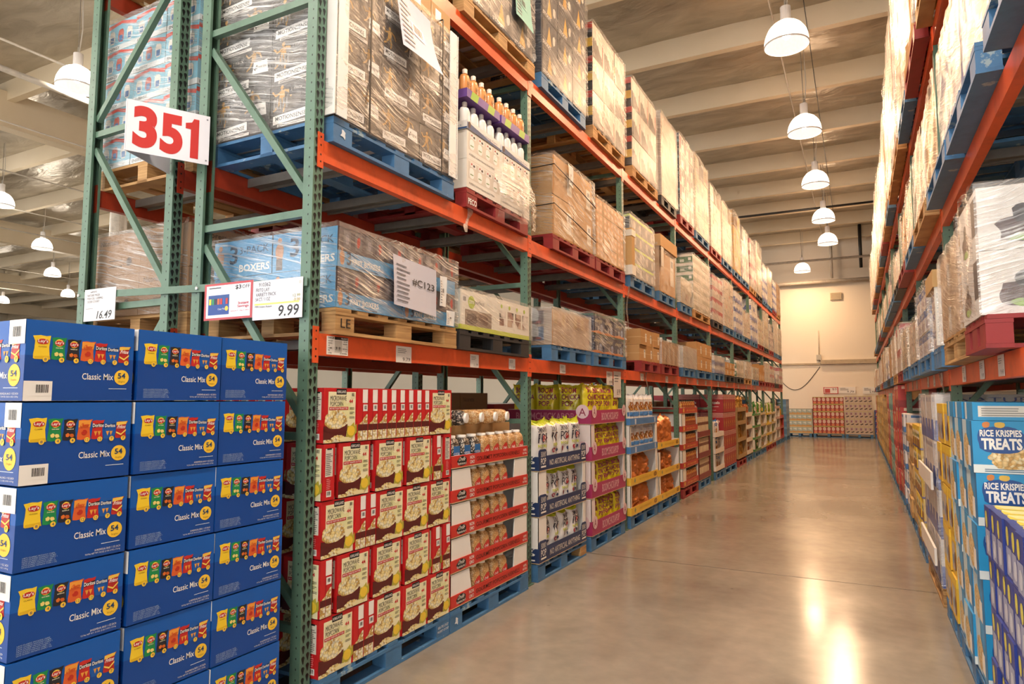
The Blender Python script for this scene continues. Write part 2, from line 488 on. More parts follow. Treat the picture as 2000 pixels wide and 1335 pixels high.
# wrinkled foil-faced insulation between the purlins
def ceiling():
    b = MB(); b.smooth = True
    ZC = 8.34
    nx, ny = 150, 120
    x0, x1, y0, y1 = -62, 6.0, -6, BACK
    vs = []
    for j in range(ny + 1):
        y = y0 + (y1 - y0) * j / ny
        for i in range(nx + 1):
            x = x0 + (x1 - x0) * i / nx
            ph = ((y - 0.07) / 2.44) % 1.0
            sag = 0.045 * math.sin(math.pi * ph)
            vs.append((x, y, ZC - sag + 0.03 * noise.noise(Vector((x * 0.9, y * 1.7, 0)))))
    fs = [(j * (nx + 1) + i, (j + 1) * (nx + 1) + i, (j + 1) * (nx + 1) + i + 1, j * (nx + 1) + i + 1) for j in range(ny) for i in range(nx)]
    b.add(vs, fs, (1, 1, 1), 'foil_insulation')
    b.box(x0, x1, y0, y1, 8.45, 8.6, mat='cream_paint')
    struct('ceiling', b)
ceiling()
GIRD = [-16.2, -28.3, -40.4, -52.5]
k = 0
yb = 9.72 - 2.44 * 6
while yb < BACK - 0.3:
    b = MB()
    b.box(-62, 6.0, yb, yb + 0.15, 7.9, 8.36, mat='cream_paint')
    struct('ceiling_beam', b)
    yb += 2.44
for gx in GIRD:
    b = MB(); b.box(gx - 0.16, gx + 0.16, -6, BACK, 7.32, 8.1, mat='cream_paint')
    struct('ceiling_beam_girder', b)
# trim across the back wall, wall pipe, louvre
b = MB()
b.box(-10, -1.40, BACK - 0.06, BACK, 2.93, 3.0, mat='wall_trim')
b.box(-1.36, 1.2, BACK - 0.14, BACK, 2.95, 3.12, mat='wall_trim')
struct('trim_1', b)
b = MB()
for gy, gx in ((12.0, -24.0), (12.0, -12.0 - 28)):
    pass
b.lathe([(0.2, 0), (0.2, 7.32)], (-28.3, 18.2, 0), n=20, mat='pipe_paint')
struct('column', b)
b = MB(); b.lathe([(0.19, 0), (0.19, 7.32)], (-16.2, 9.93, 0), n=20, mat='pipe_paint')
struct('column', b)

def thing_tube(name, label, cat, pts, r, mat='pipe_paint', n=8, group=None):
    b = MB(); b.smooth = True; b.tube(pts, r, n, mat=mat)
    return tag(obj(name, b), label, cat, group)
thing_tube('sprinkler_pipe', 'thick pale pipe running under the ceiling beside the nearest left lamp', 'pipe', [(-11.33, -2, 6.5), (-11.33, 28, 6.5)], 0.05)
thing_tube('sprinkler_pipe', 'thin pale pipe high in the left hall above the thick pipe', 'pipe', [(-12.7, -2, 7.6), (-12.7, 28, 7.6)], 0.022)
for i, (px, pz, r) in enumerate([(-14.6, 6.9, .015), (-18.5, 7.1, .02), (-20.5, 6.7, .015), (-24, 6.9, .02), (-31, 6.8, .02), (-36, 7.0, .025)]):
    thing_tube('sprinkler_pipe', 'thin conduit under the left hall ceiling, %s one out from the thin pipe' % ORD[i], 'pipe', [(px, 0, pz), (px, 30, pz)], r)
thing_tube('cross_pipe', 'dark thin cable tray crossing the aisle high above the fourth lamp', 'pipe', [(-14, 21.7, 7.25), (5.5, 21.7, 7.25)], 0.035, 'black_strap')
thing_tube('cross_pipe', 'pale pipe crossing just above the top of the back wall', 'pipe', [(-14, 30.1, 6.38), (5.5, 30.1, 6.33)], 0.07)
thing_tube('cross_pipe', 'second pale pipe crossing above the aisle beyond the last lamp', 'pipe', [(-14, 28.2, 6.9), (5.5, 28.2, 6.9)], 0.045)
thing_tube('drop_pipe', 'pale vertical pipe dropping to the cross pipe near the back wall', 'pipe', [(-0.82, 30.1, 6.46), (-0.82, 30.1, 8.3)], 0.055)
thing_tube('drop_pipe', 'dark twin post hanging near the back wall right of the vertical pipe', 'pipe', [(0.25, 28.9, 6.6), (0.25, 28.9, 8.3)], 0.06, 'black_strap')
thing_tube('wall_conduit', 'thin vertical conduit on the back wall ending in a small box', 'conduit', [(-1.42, BACK - .04, 3.05), (-1.42, BACK - .04, 4.35)], 0.02)
thing_tube('lamp_conduit', 'thin conduit running under the ceiling along the row of aisle lamps', 'conduit', [(-1.05, -2, 7.86), (-1.05, 28, 7.86)], 0.014, 'pipe_paint')
thing_tube('lamp_conduit', 'dark cable sagging along the ceiling right of the aisle lamps', 'conduit', [(-0.55, -2 + i * 2.5, 7.84 - .05 * (i % 2)) for i in range(12)], 0.008, 'black_strap')
thing_tube('sprinkler_drop', 'short pale pipe with a yellow tip hanging over the left rack top', 'pipe', [(-4.4, 9.0, 7.7), (-3.75, 11.1, 7.55)], 0.03, 'pipe_paint')
b = MB(); b.box(-1.52, -1.34, BACK - 0.12, BACK - 0.01, 3.12, 3.34, hx('BDB6A6'), 'plastic')
tag(obj('junction_box', b), 'small grey junction box on the back wall below the conduit', 'electrical box')
b = MB()
b.box(-0.92, -0.50, BACK - 0.10, BACK - 0.01, 5.60, 5.90, hx('CDBB98'), 'paint')
for i in range(6):
    b.box(-0.89, -0.53, BACK - 0.12, BACK - 0.10, 5.62 + i * .046, 5.64 + i * .046, hx('A8987A'), 'paint')
tag(obj('wall_vent', b), 'beige louvred unit high on the back wall', 'vent')
pts = []
for i in range(25):
    t = i / 24
    pts.append((-3.3 + 1.9 * t, BACK - 0.012, 2.95 - 0.05 * t - 1.15 * math.sin(math.pi * min(1, t * 0.98)) * (0.9 + .3 * (0.5 - t)) + 0.0))
thing_tube('hanging_cable', 'black cable drooping in a loop across the back wall', 'cable', pts, 0.012, 'black_strap', 6)

def wall_sign(x0, x1, z0, z1, red, lab, kids):
    b = MB(); b.box(x0, x1, BACK - 0.03, BACK - 0.01, z0, z1, WHITE, 'paper')
    F = Face((x0, BACK - 0.03, z0), (1, 0, 0), (0, 0, 1), x1 - x0, z1 - z0)
    if red:
        b.rect(F, 0, 0, 1, 1, hx('C23A3A')); b.rect(F, 0.06, 0.09, 0.94, 0.91, WHITE, 2)
        b.rect(F, 0.1, 0.15, 0.45, 0.75, hx('B8473F'), 3); b.text(F, '$3', 0.6, 0.5, 0.88, 0.82, hx('7A2A2A'), 3)
    else:
        b.lines(F, 0.1, 0.5, 0.6, 0.9, 3, hx('6A6A70')); b.text(F, kids, 0.5, 0.12, 0.9, 0.42, BLACK, 2)
    tag(obj('price_sign', b), lab, 'sign')
wall_sign(-1.30, -0.75, 1.72, 2.0, True, 'red bordered savings sign taped on the back wall', '')
wall_sign(-0.74, -0.12, 1.74, 2.0, False, 'white price sign beside the red bordered sign on the back wall', '9.79')
wall_sign(0.14, 0.62, 1.72, 2.0, False, 'white price sign alone on the right of the back wall', '5.99')
b = MB()
for y in (6.42, 14.5, 22.6):
    b.box(-30, 5.5, y - 0.006, y + 0.006, 0.0, 0.0012, hx('4A4238'), 'paint')
o = struct('floor_joint', b)

# ------------------------------------------------------------------ high-bay lamps
def lamp_proto():
    r = empty('high_bay_lamp')
    b = MB(); b.smooth = True
    prof = []
    for i in range(13):
        a = i / 12 * math.pi / 2
        prof.append((0.075 + 0.225 * math.sin(a) ** 1.1, 0.34 * math.cos(a) ** 0.95 if i < 12 else 0.0))
    vs = []; fs = []; n = 40
    for rr, z in prof:
        for k in range(n):
            q = rr * (1 + (0.008 if k % 2 else -0.008))
            vs.append((q * math.cos(2 * math.pi * k / n), q * math.sin(2 * math.pi * k / n), z))
    for i in range(len(prof) - 1):
        for k in range(n):
            fs.append((i * n + k, i * n + (k + 1) % n, (i + 1) * n + (k + 1) % n, (i + 1) * n + k))
    b.add(vs, fs, (1, 1, 1), 'lamp_glass'); obj('lamp_shade', b, r)
    b = MB(); b.smooth = True
    b.lathe([(0.02, -0.004), (0.295, -0.012), (0.295, -0.008), (0.02, 0.0)], (0, 0, 0), 32, mat='lamp_lens'); obj('lens', b, r)
    b = MB(); b.smooth = True
    rim = [(0.298, -0.014), (0.306, -0.014), (0.306, 0.008), (0.298, 0.008), (0.298, -0.014)]
    vs = []; fs = []
    for rr, z in rim:
        for k in range(36):
            vs.append((rr * math.cos(2 * math.pi * k / 36), rr * math.sin(2 * math.pi * k / 36), z))
    for i in range(4):
        for k in range(36):
            fs.append((i * 36 + k, i * 36 + (k + 1) % 36, (i + 1) * 36 + (k + 1) % 36, (i + 1) * 36 + k))
    b.add(vs, fs, hx('F4F0EC'), 'plastic'); obj('rim', b, r)
    b = MB(); b.lathe([(0.03, 0.28), (0.06, 0.22), (0.055, 0.12), (0.02, 0.08)], (0, 0, 0), 14, mat='lamp_bulb'); obj('bulb', b, r)
    b = MB(); b.lathe([(0.08, 0.335), (0.09, 0.36), (0.072, 0.365), (0.072, 0.57), (0.04, 0.585)], (0, 0, 0), 18, hx('E6E0DA'), 'paint'); obj('ballast_housing', b, r)
    b = MB()
    b.tube([(0, 0, 0.57), (0.0, 0.0, 0.68)], 0.018, 6, hx('B0A898'), 'paint')
    b.tube([(0.0, 0, 0.66), (-0.03, 0, 1.75)], 0.007, 5, hx('8C8478'), 'paint')
    b.tube([(0.02, 0, 0.56), (0.05, 0.02, 1.0), (0.03, 0.0, 1.75)], 0.009, 5, hx('CFC8BC'), 'paint')
    obj('hanging_chain', b, r)
    return r
LP = lamp_proto()
first_lamp = [True]
def lamp(x, y, lab, warm=True, power=1.0, z=6.6):
    o = LP if first_lamp[0] else copy_tree(LP)
    first_lamp[0] = False
    o.location = (x, y, z)
    tag(o, lab, 'lamp', 'high bay lamps')
    col = LAMP_WARM if warm else LAMP_NEUTRAL
    ld = bpy.data.lights.new('lamp_downlight', 'AREA'); ld.shape = 'DISK'; ld.size = 0.5
    ld.energy = LAMP_POWER * power * 0.70; ld.color = col
    lo = bpy.data.objects.new('lamp_downlight', ld); C.objects.link(lo); lo.parent = o; lo.location = (0, 0, -0.02)
    ld = bpy.data.lights.new('lamp_glow', 'POINT')
    ld.energy = LAMP_POWER * power * 0.34; ld.color = col; ld.shadow_soft_size = 0.12
    lo = bpy.data.objects.new('lamp_glow', ld); C.objects.link(lo); lo.parent = o; lo.location = (0, 0, 0.14)
    CH.setdefault(o.name, [])
for i, (x, y) in enumerate([(-0.74, 9.97), (-0.74, 13.55), (-0.74, 17.1), (-0.72, 20.7), (-0.73, 23.9)]):
    lamp(x, y, 'glowing bell shaped lamp over the aisle, %s from the camera' % ORD[i])
lamp(-1.84, 28.8, 'small glowing lamp over the aisle closest to the back wall')
for i, (x, y) in enumerate([(-11.2, 6.06), (-20.0, 9.1), (-24.6, 12.5), (-29.8, 15.6), (-35.2, 19.2), (-40.7, 18.9)]):
    lamp(x, y, power=1.5, warm=False, lab=['white lamp in the left hall, largest, beside the green post', 'lamp in the left hall cut by the left picture edge, upper one', 'lamp in the left hall, middle of three descending rightward',
                'lamp in the left hall, just right of and below the middle one', 'lamp in the left hall nearest the fish oil price sign', 'lamp in the left hall cut by the left picture edge, lower one'][i])
for i, (x, y) in enumerate([(-0.74, 6.3), (-0.74, 2.6), (-0.74, -1.2)]):
    lamp(x, y, 'lamp over the near end of the aisle, above the picture, %s' % ORD[i], i < 1)
for i, (x, y) in enumerate([(-5.6, 4.4), (-5.6, -1.2), (-11.2, -1.0), (-7.2, 12.6), (-7.2, 18.6), (-7.2, 25), (-15.5, 14), (-15.5, 22), (-15.5, 3)]):  # extra lamps out of view, added for their light on the left part
    lamp(x, y, 'unseen lamp added over the neighbouring aisles to light the left part, %s' % ORD[i], False)

# ------------------------------------------------------------------ racks
def keyhole(b, F, u, v, col):
    s = 0.011 / F.w; t = 0.011 / F.h
    pts = []
    for k in range(9):
        a = math.pi * (1.0 - k / 8 * 1.0) if False else math.radians(215 - k * 31.25)
        pts.append((u + s * math.cos(a), v + t * math.sin(a)))
    pts.append((u + s * 0.35, v - t * 2.4)); pts.append((u - s * 0.1, v - t * 2.6))
    b.poly(F, pts, col, 1, 'paint')

HOLE = hx('101412')
def post_mb(H, facing, holes=True, y_inner=-1):
    """C-section post: the keyhole web faces `facing` (+1 = +x); origin at web face, low-y edge"""
    b = MB(); W, D, T = 0.07, 0.068, 0.004
    s = facing
    def bx(x0, x1, *r):
        b.box(min(x0 * s, x1 * s), max(x0 * s, x1 * s), *r, mat='rack_green')
    bx(-T, 0, 0, W, 0, H)
    bx(-D, -T, 0, T, 0, H)
    bx(-D, -T, W - T, W, 0, H)
    bx(-D, -D + T, T, 0.016, 0, H)
    bx(-D, -D + T, W - 0.016, W - T, 0, H)
    b.box(min(-D * s, .02 * s), max(-D * s, .02 * s), -0.012, W + 0.012, 0.0, 0.008, mat='rack_green')
    if holes:
        Fw = Face((0, 0, 0), (0, 1, 0), (0, 0, 1), W, H) if s > 0 else Face((0, W, 0), (0, -1, 0), (0, 0, 1), W, H)
        Ff = Face((-D * s, 0, 0), (s, 0, 0), (0, 0, 1), D, H) if s > 0 else Face((0, 0, 0), (1, 0, 0), (0, 0, 1), D, H)
        z = 0.06
        while z < H - 0.03:
            keyhole(b, Fw, 0.28, z / H, HOLE); keyhole(b, Fw, 0.72, (z + 0.012) / H, HOLE)
            b.rect(Ff, 0.55, (z - 0.004) / H, 0.65, (z + 0.006) / H, HOLE, 1, 'paint')
            z += 0.0508
    return b

POST_H = 4.40
post_pos = post_mb(POST_H, 1).mesh('post'); post_neg = post_mb(POST_H, -1).mesh('post')
def frame(xf, xr, y, label, group, face_front=1, kind='A'):
    """upright frame: posts at xf (aisle) and xr (rear), low-y edge at y"""
    r = empty('upright_frame', (xf, y, 0))
    d = xr - xf
    obj('post', post_pos if face_front > 0 else post_neg, r, (0, 0, 0))
    obj('post', post_neg if face_front > 0 else post_pos, r, (d, 0, 0))
    sgn = 1 if d > 0 else -1
    a, bb = 0.065 * sgn, d - 0.065 * sgn
    ym = 0.035
    zs = [0.39, 1.35, 2.52, 3.70, 4.3] if kind == 'A' else [0.4, 0.95, 2.12, 3.29, 4.3]
    for z in zs:
        m = MB(); m.obox((a, ym, z), (bb, ym, z), 0.035, 0.04, mat='rack_green'); obj('horizontal_brace', m, r)
    for i in range(len(zs) - 1):
        m = MB()
        if kind == 'A' or i % 2 == 0:
            m.obox((bb, ym, zs[i + 1] - 0.1), (a, ym, zs[i] + 0.1), 0.033, 0.038, mat='rack_green')
        else:
            m.obox((bb, ym, zs[i] + 0.1), (a, ym, zs[i + 1] - 0.1), 0.033, 0.038, mat='rack_green')
        obj('diagonal_brace', m, r)
    return tag(r, label, 'rack frame', group)
DA = 0.915
for i, y in enumerate(PY):
    frame(XL, XL - DA, y - 0.07, 'green punched steel upright frame, %s along the left side of the aisle' % ORD[i] if i else 'nearest green upright frame of the left rack with diagonal bracing', 'left rack frames')
XB = -3.61
for i, y in enumerate(PY):
    frame(XB, XB - DA, y - 0.07, 'green upright frame of the rack behind the left rack, %s one' % ORD[i], 'rear rack frames', 1, 'B')
for i, y in enumerate(RY):
    frame(XR, XR + DA, y, 'green upright frame along the right side of the aisle, %s one' % ORD[i], 'right rack frames', -1)

def beam_mb(L, s, mat='rack_orange', h=0.115):
    """beam along +y, aisle face at x=0 looking towards s, top at z=0"""
    b = MB()
    def bx(x0, x1, *r):
        b.box(min(x0 * s, x1 * s), max(x0 * s, x1 * s), *r, mat=mat)
    bx(-0.045, 0.004, 0, L, -h, -0.03)
    bx(-0.045, -0.022, 0, L, -0.03, 0)
    bx(-0.022, 0.004, 0, L, -0.031, -0.0)
    return b
def bracket_mb(s, mat='rack_orange'):
    b = MB()
    def bx(x0, x1, *r):
        b.box(min(x0 * s, x1 * s), max(x0 * s, x1 * s), *r, mat=mat)
    bx(0.001, 0.006, 0, 0.042, -0.155, 0.035)
    bx(-0.045, 0.001, 0.040, 0.044, -0.155, 0.035)
    F = Face((0.006 * s, 0 if s > 0 else 0.042, -0.155), (0, s, 0), (0, 0, 1), 0.042, 0.19)
    for v in (0.15, 0.35, 0.62, 0.85):
        b.rect(F, 0.4, v, 0.62, v + 0.05, HOLE, 1, 'paint')
    return b
cache = {}
def beam(xf, s, y0, y1, z, lab, group, mat='rack_orange'):
    L = round(y1 - y0, 2)
    k = ('beam', L, s, mat)
    if k not in cache:
        cache[k] = beam_mb(L, s, mat).mesh('shelf_beam')
    kb = ('br', s, mat)
    if kb not in cache:
        cache[kb] = bracket_mb(s, mat).mesh('end_bracket')
    o = obj('shelf_beam', cache[k], None, (xf, y0, z))
    obj('end_bracket', cache[kb], o, (0, -0.045, 0))
    e = obj('end_bracket', cache[kb], o, (0, L + 0.045, 0)); e.scale = (1, -1, 1)
    return tag(o, lab, 'beam', group)
bar = MB()
bar.box(-DA + 0.03, -0.03, -0.04, 0.04, -0.04, -0.001, mat='steel_grey'); bar.box(-DA + 0.03, -0.03, -0.05, -0.04, -0.055, -0.001, mat='steel_grey'); bar.box(-DA + 0.03, -0.03, 0.04, 0.05, -0.055, -0.001, mat='steel_grey')
bar_me = bar.mesh('support_bar')
TN = ['lowest', 'middle', 'top']
def bay_word(i, n=9):
    return ORD[i] + ' bay'
for side, xf, s, ys, tiers in (('left rack', XL, 1, [y - 0.07 for y in PY], (B1, B2, B3)), ('rear rack', XB, 1, [y - 0.07 for y in PY], (B1 + 0.04, B2 + 0.02, B3)), ('right rack', XR, -1, RY, (R1, R2, R3))):
    for i in range(len(ys) - 1):
        y0, y1 = ys[i] + 0.07, ys[i + 1]
        for t, z in enumerate(tiers):
            m1 = 'rack_orange' if side != 'rear rack' else 'rack_red'
            beam(xf, s, y0, y1, z, 'orange shelf beam of the %s, %s shelf, %s, aisle side' % (side, TN[t], bay_word(i)), side + ' beams', m1)
            beam(xf - s * DA, -s, y0, y1, z, 'orange shelf beam of the %s, %s shelf, %s, back side' % (side, TN[t], bay_word(i)), side + ' back beams', 'rack_red')
            if side == 'left rack' or (side == 'right rack' and i < 3) or (side == 'rear rack' and i < 2):
                n = 4 if i < 4 else 2
                for q in range(n):
                    o = obj('support_bar', bar_me, None, (xf if s > 0 else xf + DA, y0 + (y1 - y0) * (q + 0.5) / n, z - 0.0))
                    tag(o, 'grey pallet support bar under the %s shelf of the %s, %s, %s' % (TN[t], side, bay_word(i), ORD[q]), 'support bar', 'pallet support bars')
# near right bay that starts beside the camera
for t, z in enumerate((R1, R2, R3)):
    beam(XR, -1, 0.55, RY[0], z, 'orange shelf beam beside the camera on the right, %s shelf' % TN[t], 'right rack beams')
b = MB(); b.obox((-4.50, 2.516, 2.207), (-2.49, 2.516, 2.14), 0.006, 0.042, mat='rack_green')
for x, z in ((-2.53, 2.142), (-3.33, 2.168), (-4.48, 2.206)):
    b.tube([(x, 2.505, z), (x, 2.513, z)], 0.01, 8, hx('C8C8C4'), 'paint')
tag(obj('end_strap', b), 'flat green steel strap bolted across the rack ends carrying the price signs', 'strap')

# ------------------------------------------------------------------ pallets
def pallet_mb(L, D, part=None):
    """origin at the aisle-side low-y bottom corner; spans -D..0 in x, 0..L in y"""
    bl = {}
    def g(n):
        return bl.setdefault(n, MB())
    r = random.Random(int(L * 100))
    nb = 7
    step = (L - 0.10) / (nb - 1)
    for i in range(nb):
        w = 0.125 if i in (0, nb - 1) else 0.09
        y = i * step + (0 if i < nb - 1 else 0.10 - w)
        g('top_deck').box(-D + r.uniform(0, .012), -r.uniform(0, .012), max(0, y), y + w, 0.124, 0.143)
    for x in (-0.10, -D / 2 - 0.05, -D):
        g('top_deck').box(x, x + 0.10, 0, L, 0.106, 0.123)
        g('bottom_deck').box(x, x + 0.10, 0, L, 0.001, 0.019)
    for y in (0, L - 0.12):
        g('bottom_deck').box(-D + 0.1, -0.1, y, y + 0.1, 0.001, 0.019)
    for x in (-0.10, -D / 2 - 0.05, -D):
        for y in (0, L / 2 - 0.07, L - 0.15):
            g('block').box(x + 0.002, x + 0.098, y + (0.001 if y == 0 else 0), y + 0.15 - (0.001 if y > L / 2 else 0), 0.019, 0.106)
    return bl
def pallet_pieces(L, D, mat):
    bl = pallet_mb(L, D)
    for m in bl.values():
        m.mn = [mat]
    return bl
PCOL = {'natural': ('wood_natural', 'unpainted wooden'), 'blue': ('wood_blue', 'blue painted wooden'), 'red': ('wood_red', 'red painted wooden'), 'black': ('wood_black', 'black plastic')}
def pallet(L, D, kind, loc, lab, rz=0.0, parts=True, mark=None, bare=False):
    mat = PCOL[kind][0]
    L = round(L, 2)
    if parts:
        k = ('pal', L, D, kind)
        if k not in cache:
            bl = pallet_pieces(L, D, mat)
            cache[k] = {n: m.mesh(n) for n, m in bl.items() if n != 'block'}
            bm = MB(); bm.box(0, 0.096, 0, 0.149, 0.0195, 0.1055); bm.mn = [mat]
            cache[k]['block'] = bm.mesh('block')
        r = empty('pallet', loc, rz)
        obj('top_deck', cache[k]['top_deck'], r); obj('bottom_deck', cache[k]['bottom_deck'], r)
        for x in (-0.10, -D / 2 - 0.05, -D):
            for y in (0, L / 2 - 0.07, L - 0.15):
                if bare and x == -0.10 and y > L / 2 + .1:
                    bm = MB(); bm.box(0, 0.097, 0, 0.149, 0.0195, 0.1055, mat='wood_natural')
                    obj('block', bm, r, (x + .002, y, 0)); continue
                obj('block', cache[k]['block'], r, (x + 0.002, y + (0.0005 if y < L / 2 + .1 else 0.0), 0))
        if mark:
            F = Face((0.0005, 0.004, 0.022), (0, 1, 0), (0, 0, 1), 0.142, 0.082)
            m = MB()
            if mark == 'LE':
                m.text(F, 'LE', 0.25, 0.2, 0.8, 0.8, BLACK, 1)
            elif mark == 'PECO':
                m.text(F, 'PECO', 0.1, 0.05, 0.95, 0.6, WHITE, 1, 0.03)
            else:
                m.blob(F, 0.3, 0.15, 0.7, 0.9, hx('D8DEE2'), 1, 'paint', 3, 12, 0.4)
            obj('stencil_mark', m, r)
            if mark == 'own':
                F = Face((0.0005, L - 0.148, 0.022), (0, 1, 0), (0, 0, 1), 0.142, 0.082)
                m = MB(); m.text(F, '800-792-CH27', 0.08, 0.6, 0.92, 0.8, WHITE, 1); m.text(F, 'PROPERTY OF CHEP', 0.05, 0.3, 0.95, 0.48, WHITE, 1)
                obj('stencil_mark', m, r)
    else:
        k = ('palS', L, D, kind)
        if k not in cache:
            bl = pallet_mb(L, D); m = MB()
            for q in bl.values():
                m.add(q.v, q.f, (1, 1, 1), mat)
            cache[k] = m.mesh('pallet')
        r = obj('pallet', cache[k], None, loc, rz)
    return tag(r, lab, 'pallet', kind + ' pallets')

# ------------------------------------------------------------------ printed cartons
def carton_faces(D, W, H):
    """box spanning x -D..0, y 0..W, z 0..H: aisle face (+x), near face (-y), far face (+y), back (-x), top"""
    return (Face((0, 0, 0), (0, 1, 0), (0, 0, 1), W, H), Face((-D, 0, 0), (1, 0, 0), (0, 0, 1), D, H),
            Face((0, W, 0), (-1, 0, 0), (0, 0, 1), D, H), Face((-D, W, 0), (0, -1, 0), (0, 0, 1), W, H),
            Face((-D, 0, H), (1, 0, 0), (0, 1, 0), D, W))
BLUE = hx('0F58AC'); NAVY = hx('0B4492'); YEL = hx('F2C53A'); DKTXT = hx('173C66')

def snack_bag(b, F, u, v, w, h, kind):
    cols = {'y': hx('F0CB2E'), 'g': hx('1E8A4C'), 'k': hx('26252B'), 'o': hx('D9602A'), 'r': hx('C22A26'), 'b': hx('1B57A6'), 'f': hx('B52A24')}
    def P(pts):
        return [(u + x * w, v + y * h) for x, y in pts]
    lean = {'y': -.05, 'g': 0, 'k': .04, 'o': .06, 'r': .04, 'b': 0.03, 'f': .08}[kind]
    out = [(0.06, 0.03), (0.3, 0.0), (0.6, 0.02), (0.95, 0.0), (0.90, 0.2), (0.86, 0.5), (0.9, 0.8), (0.98 + lean, 1.0), (0.7, 0.97), (0.4, 1.0), (0.05 + lean, 0.96), (0.12, 0.75), (0.1, 0.45), (0.05, 0.2)]
    b.poly(F, P(out), cols[kind], 2)
    def B(x0, y0, x1, y1, c, l, s=1, lo=0.95):
        b.blob(F, u + x0 * w, v + y0 * h, u + x1 * w, v + y1 * h, c, l, 'card', s, 16, lo, 2)
    def T(t, x0, y0, x1, y1, c, l=6, sh=0.0):
        b.text(F, t, u + x0 * w, v + y0 * h, u + x1 * w, v + y1 * h, c, l, 0.02, shear=sh)
    if kind in 'ygk':
        B(0.26, 0.58, 0.78, 0.92, hx('F6D648'), 3); B(0.2, 0.62, 0.84, 0.86, hx('C22A26'), 4)
        T("Lay's", 0.26, 0.66, 0.78, 0.83, WHITE)
        T({'y': 'CLASSIC', 'g': 'SOUR CREAM', 'k': 'BARBECUE'}[kind], 0.3, 0.5, 0.74, 0.55, hx('F0E8C8') if kind != 'y' else hx('8A6A1E'), 3)
        if kind != 'y':
            B(0.2, 0.15, 0.52, 0.36, hx('E8D27A') if kind == 'g' else hx('D9702A'), 4, 3, 0.7); B(0.48, 0.12, 0.8, 0.34, hx('E8D27A') if kind == 'g' else hx('C8601E'), 5, 4, 0.7)
        else:
            b.poly(F, P([(0.1, 0.0), (0.95, 0.0), (0.9, 0.16), (0.12, 0.12)]), hx('DDB320'), 3)
    elif kind == 'o':
        b.poly(F, P([(0.1, 0.62), (0.88, 0.62), (0.93, 0.95), (0.12, 0.95)]), hx('E89A3A'), 3); T('Cheetos', 0.16, 0.62, 0.86, 0.82, hx('C8341E'), sh=.2)
        B(0.3, 0.2, 0.72, 0.5, hx('B8301E'), 4, 5, 0.6)
    elif kind in 'rb':
        b.poly(F, P([(0.1, 0.6), (0.95, 0.66), (0.95, 0.84), (0.1, 0.76)]), BLACK if kind == 'r' else hx('14305C'), 3); T('Doritos', 0.1, 0.63, 0.94, 0.82, WHITE)
        for q in (0.22, 0.5):
            b.poly(F, P([(q, 0.42), (q + .26, 0.42), (q + .13, 0.16)]), hx('E09A3C'), 4)
    else:
        b.poly(F, P([(0.1, 0.75), (0.9, 0.82), (0.98, 0.99), (0.12, 0.95)]), hx('E8C050'), 3); T('Fritos', 0.14, 0.56, 0.9, 0.78, WHITE, sh=.15)
        b.poly(F, P([(0.1, 0.4), (0.5, 0.26), (0.9, 0.52), (0.9, 0.42), (0.5, 0.16), (0.1, 0.32)]), hx('F0D060'), 4)

def chip_face(b, F, barcode, side=False):
    b.rect(F, 0.0, 0.0, 1.0, 0.56, NAVY, 1)
    x0 = 0.055 if not side else 0.04
    ws = [0.155, 0.135, 0.13, 0.135, 0.12, 0.115, 0.12]
    x = x0; sc = 0.9 / sum(ws)
    for i, (k, w) in enumerate(zip('ygkorbf', ws)):
        w *= sc
        h = 0.30 - 0.012 * i; v = 0.515 + 0.0 * i
        snack_bag(b, F, x, v, w * 1.06, h, k)
        b.disc(F, x + w * 0.72, v - 0.0, 0.024, YEL, 7); b.text(F, ['8', '4', '4', '12', '12', '7', '7'][i], x + w * 0.72 - .01 - (.004 if i in (3, 4) else 0), v - 0.016, x + w * 0.72 + .01 + (.004 if i in (3, 4) else 0), v + 0.018, DKTXT, 8)
        x += w
    b.text(F, 'Classic Mix', 0.50, 0.275, 0.80, 0.36, WHITE, 3, 0.008)
    b.disc(F, 0.885, 0.315, 0.075, YEL, 3, n=28)
    b.text(F, '54', 0.845, 0.30, 0.922, 0.375, DKTXT, 5, 0.02); b.text(F, 'Singles', 0.852, 0.24, 0.918, 0.27, hx('9A7A20'), 5)
    b.rect(F, 0.76, 0.155, 0.94, 0.163, hx('C8D4E4'), 3)
    if barcode:
        b.rect(F, 0.0, 0.0, 0.24, 0.245, WHITE, 2); b.bars(F, 0.08, 0.06, 0.23, 0.22, 3, seed=4)
    else:
        for k in range(6):
            b.text(F, 'LAYS CLASSIC POTATO CHIPS 1 OZ'[:30 - k], 0.07, 0.04 + k * 0.022, 0.36 - 0.01 * (k % 3), 0.055 + k * 0.022, hx('AFC4DE'), 3)
        b.text(F, '54 INDIVIDUAL BAGS / 1 OZ. EACH', 0.70, 0.075, 0.95, 0.10, WHITE, 3); b.text(F, 'TOTAL NET WT. 54 OZ. (3 LB. 6 OZ.) 1.53 kg', 0.61, 0.035, 0.95, 0.06, WHITE, 3)

def chip_box(variant):
    D, W, H = 0.50, 0.372, 0.272
    b = MB(); b.box(-D, 0, 0, W, 0.0008, H, BLUE, 'card')
    A, N, Fr, Bk, T = carton_faces(D, W, H)
    chip_face(b, A, variant == 'b')
    chip_face(b, N, False, True)
    b.rect(N, 0.80, 0.0 + .70, 1.0, 1.0, WHITE, 6); b.bars(N, 0.83, 0.74, 0.97, 0.94, 7, seed=3)
    b.rect(T, 0.0, 0.485, 1, 0.515, hx('2C66AC'))
    return b.mesh('snack_carton')

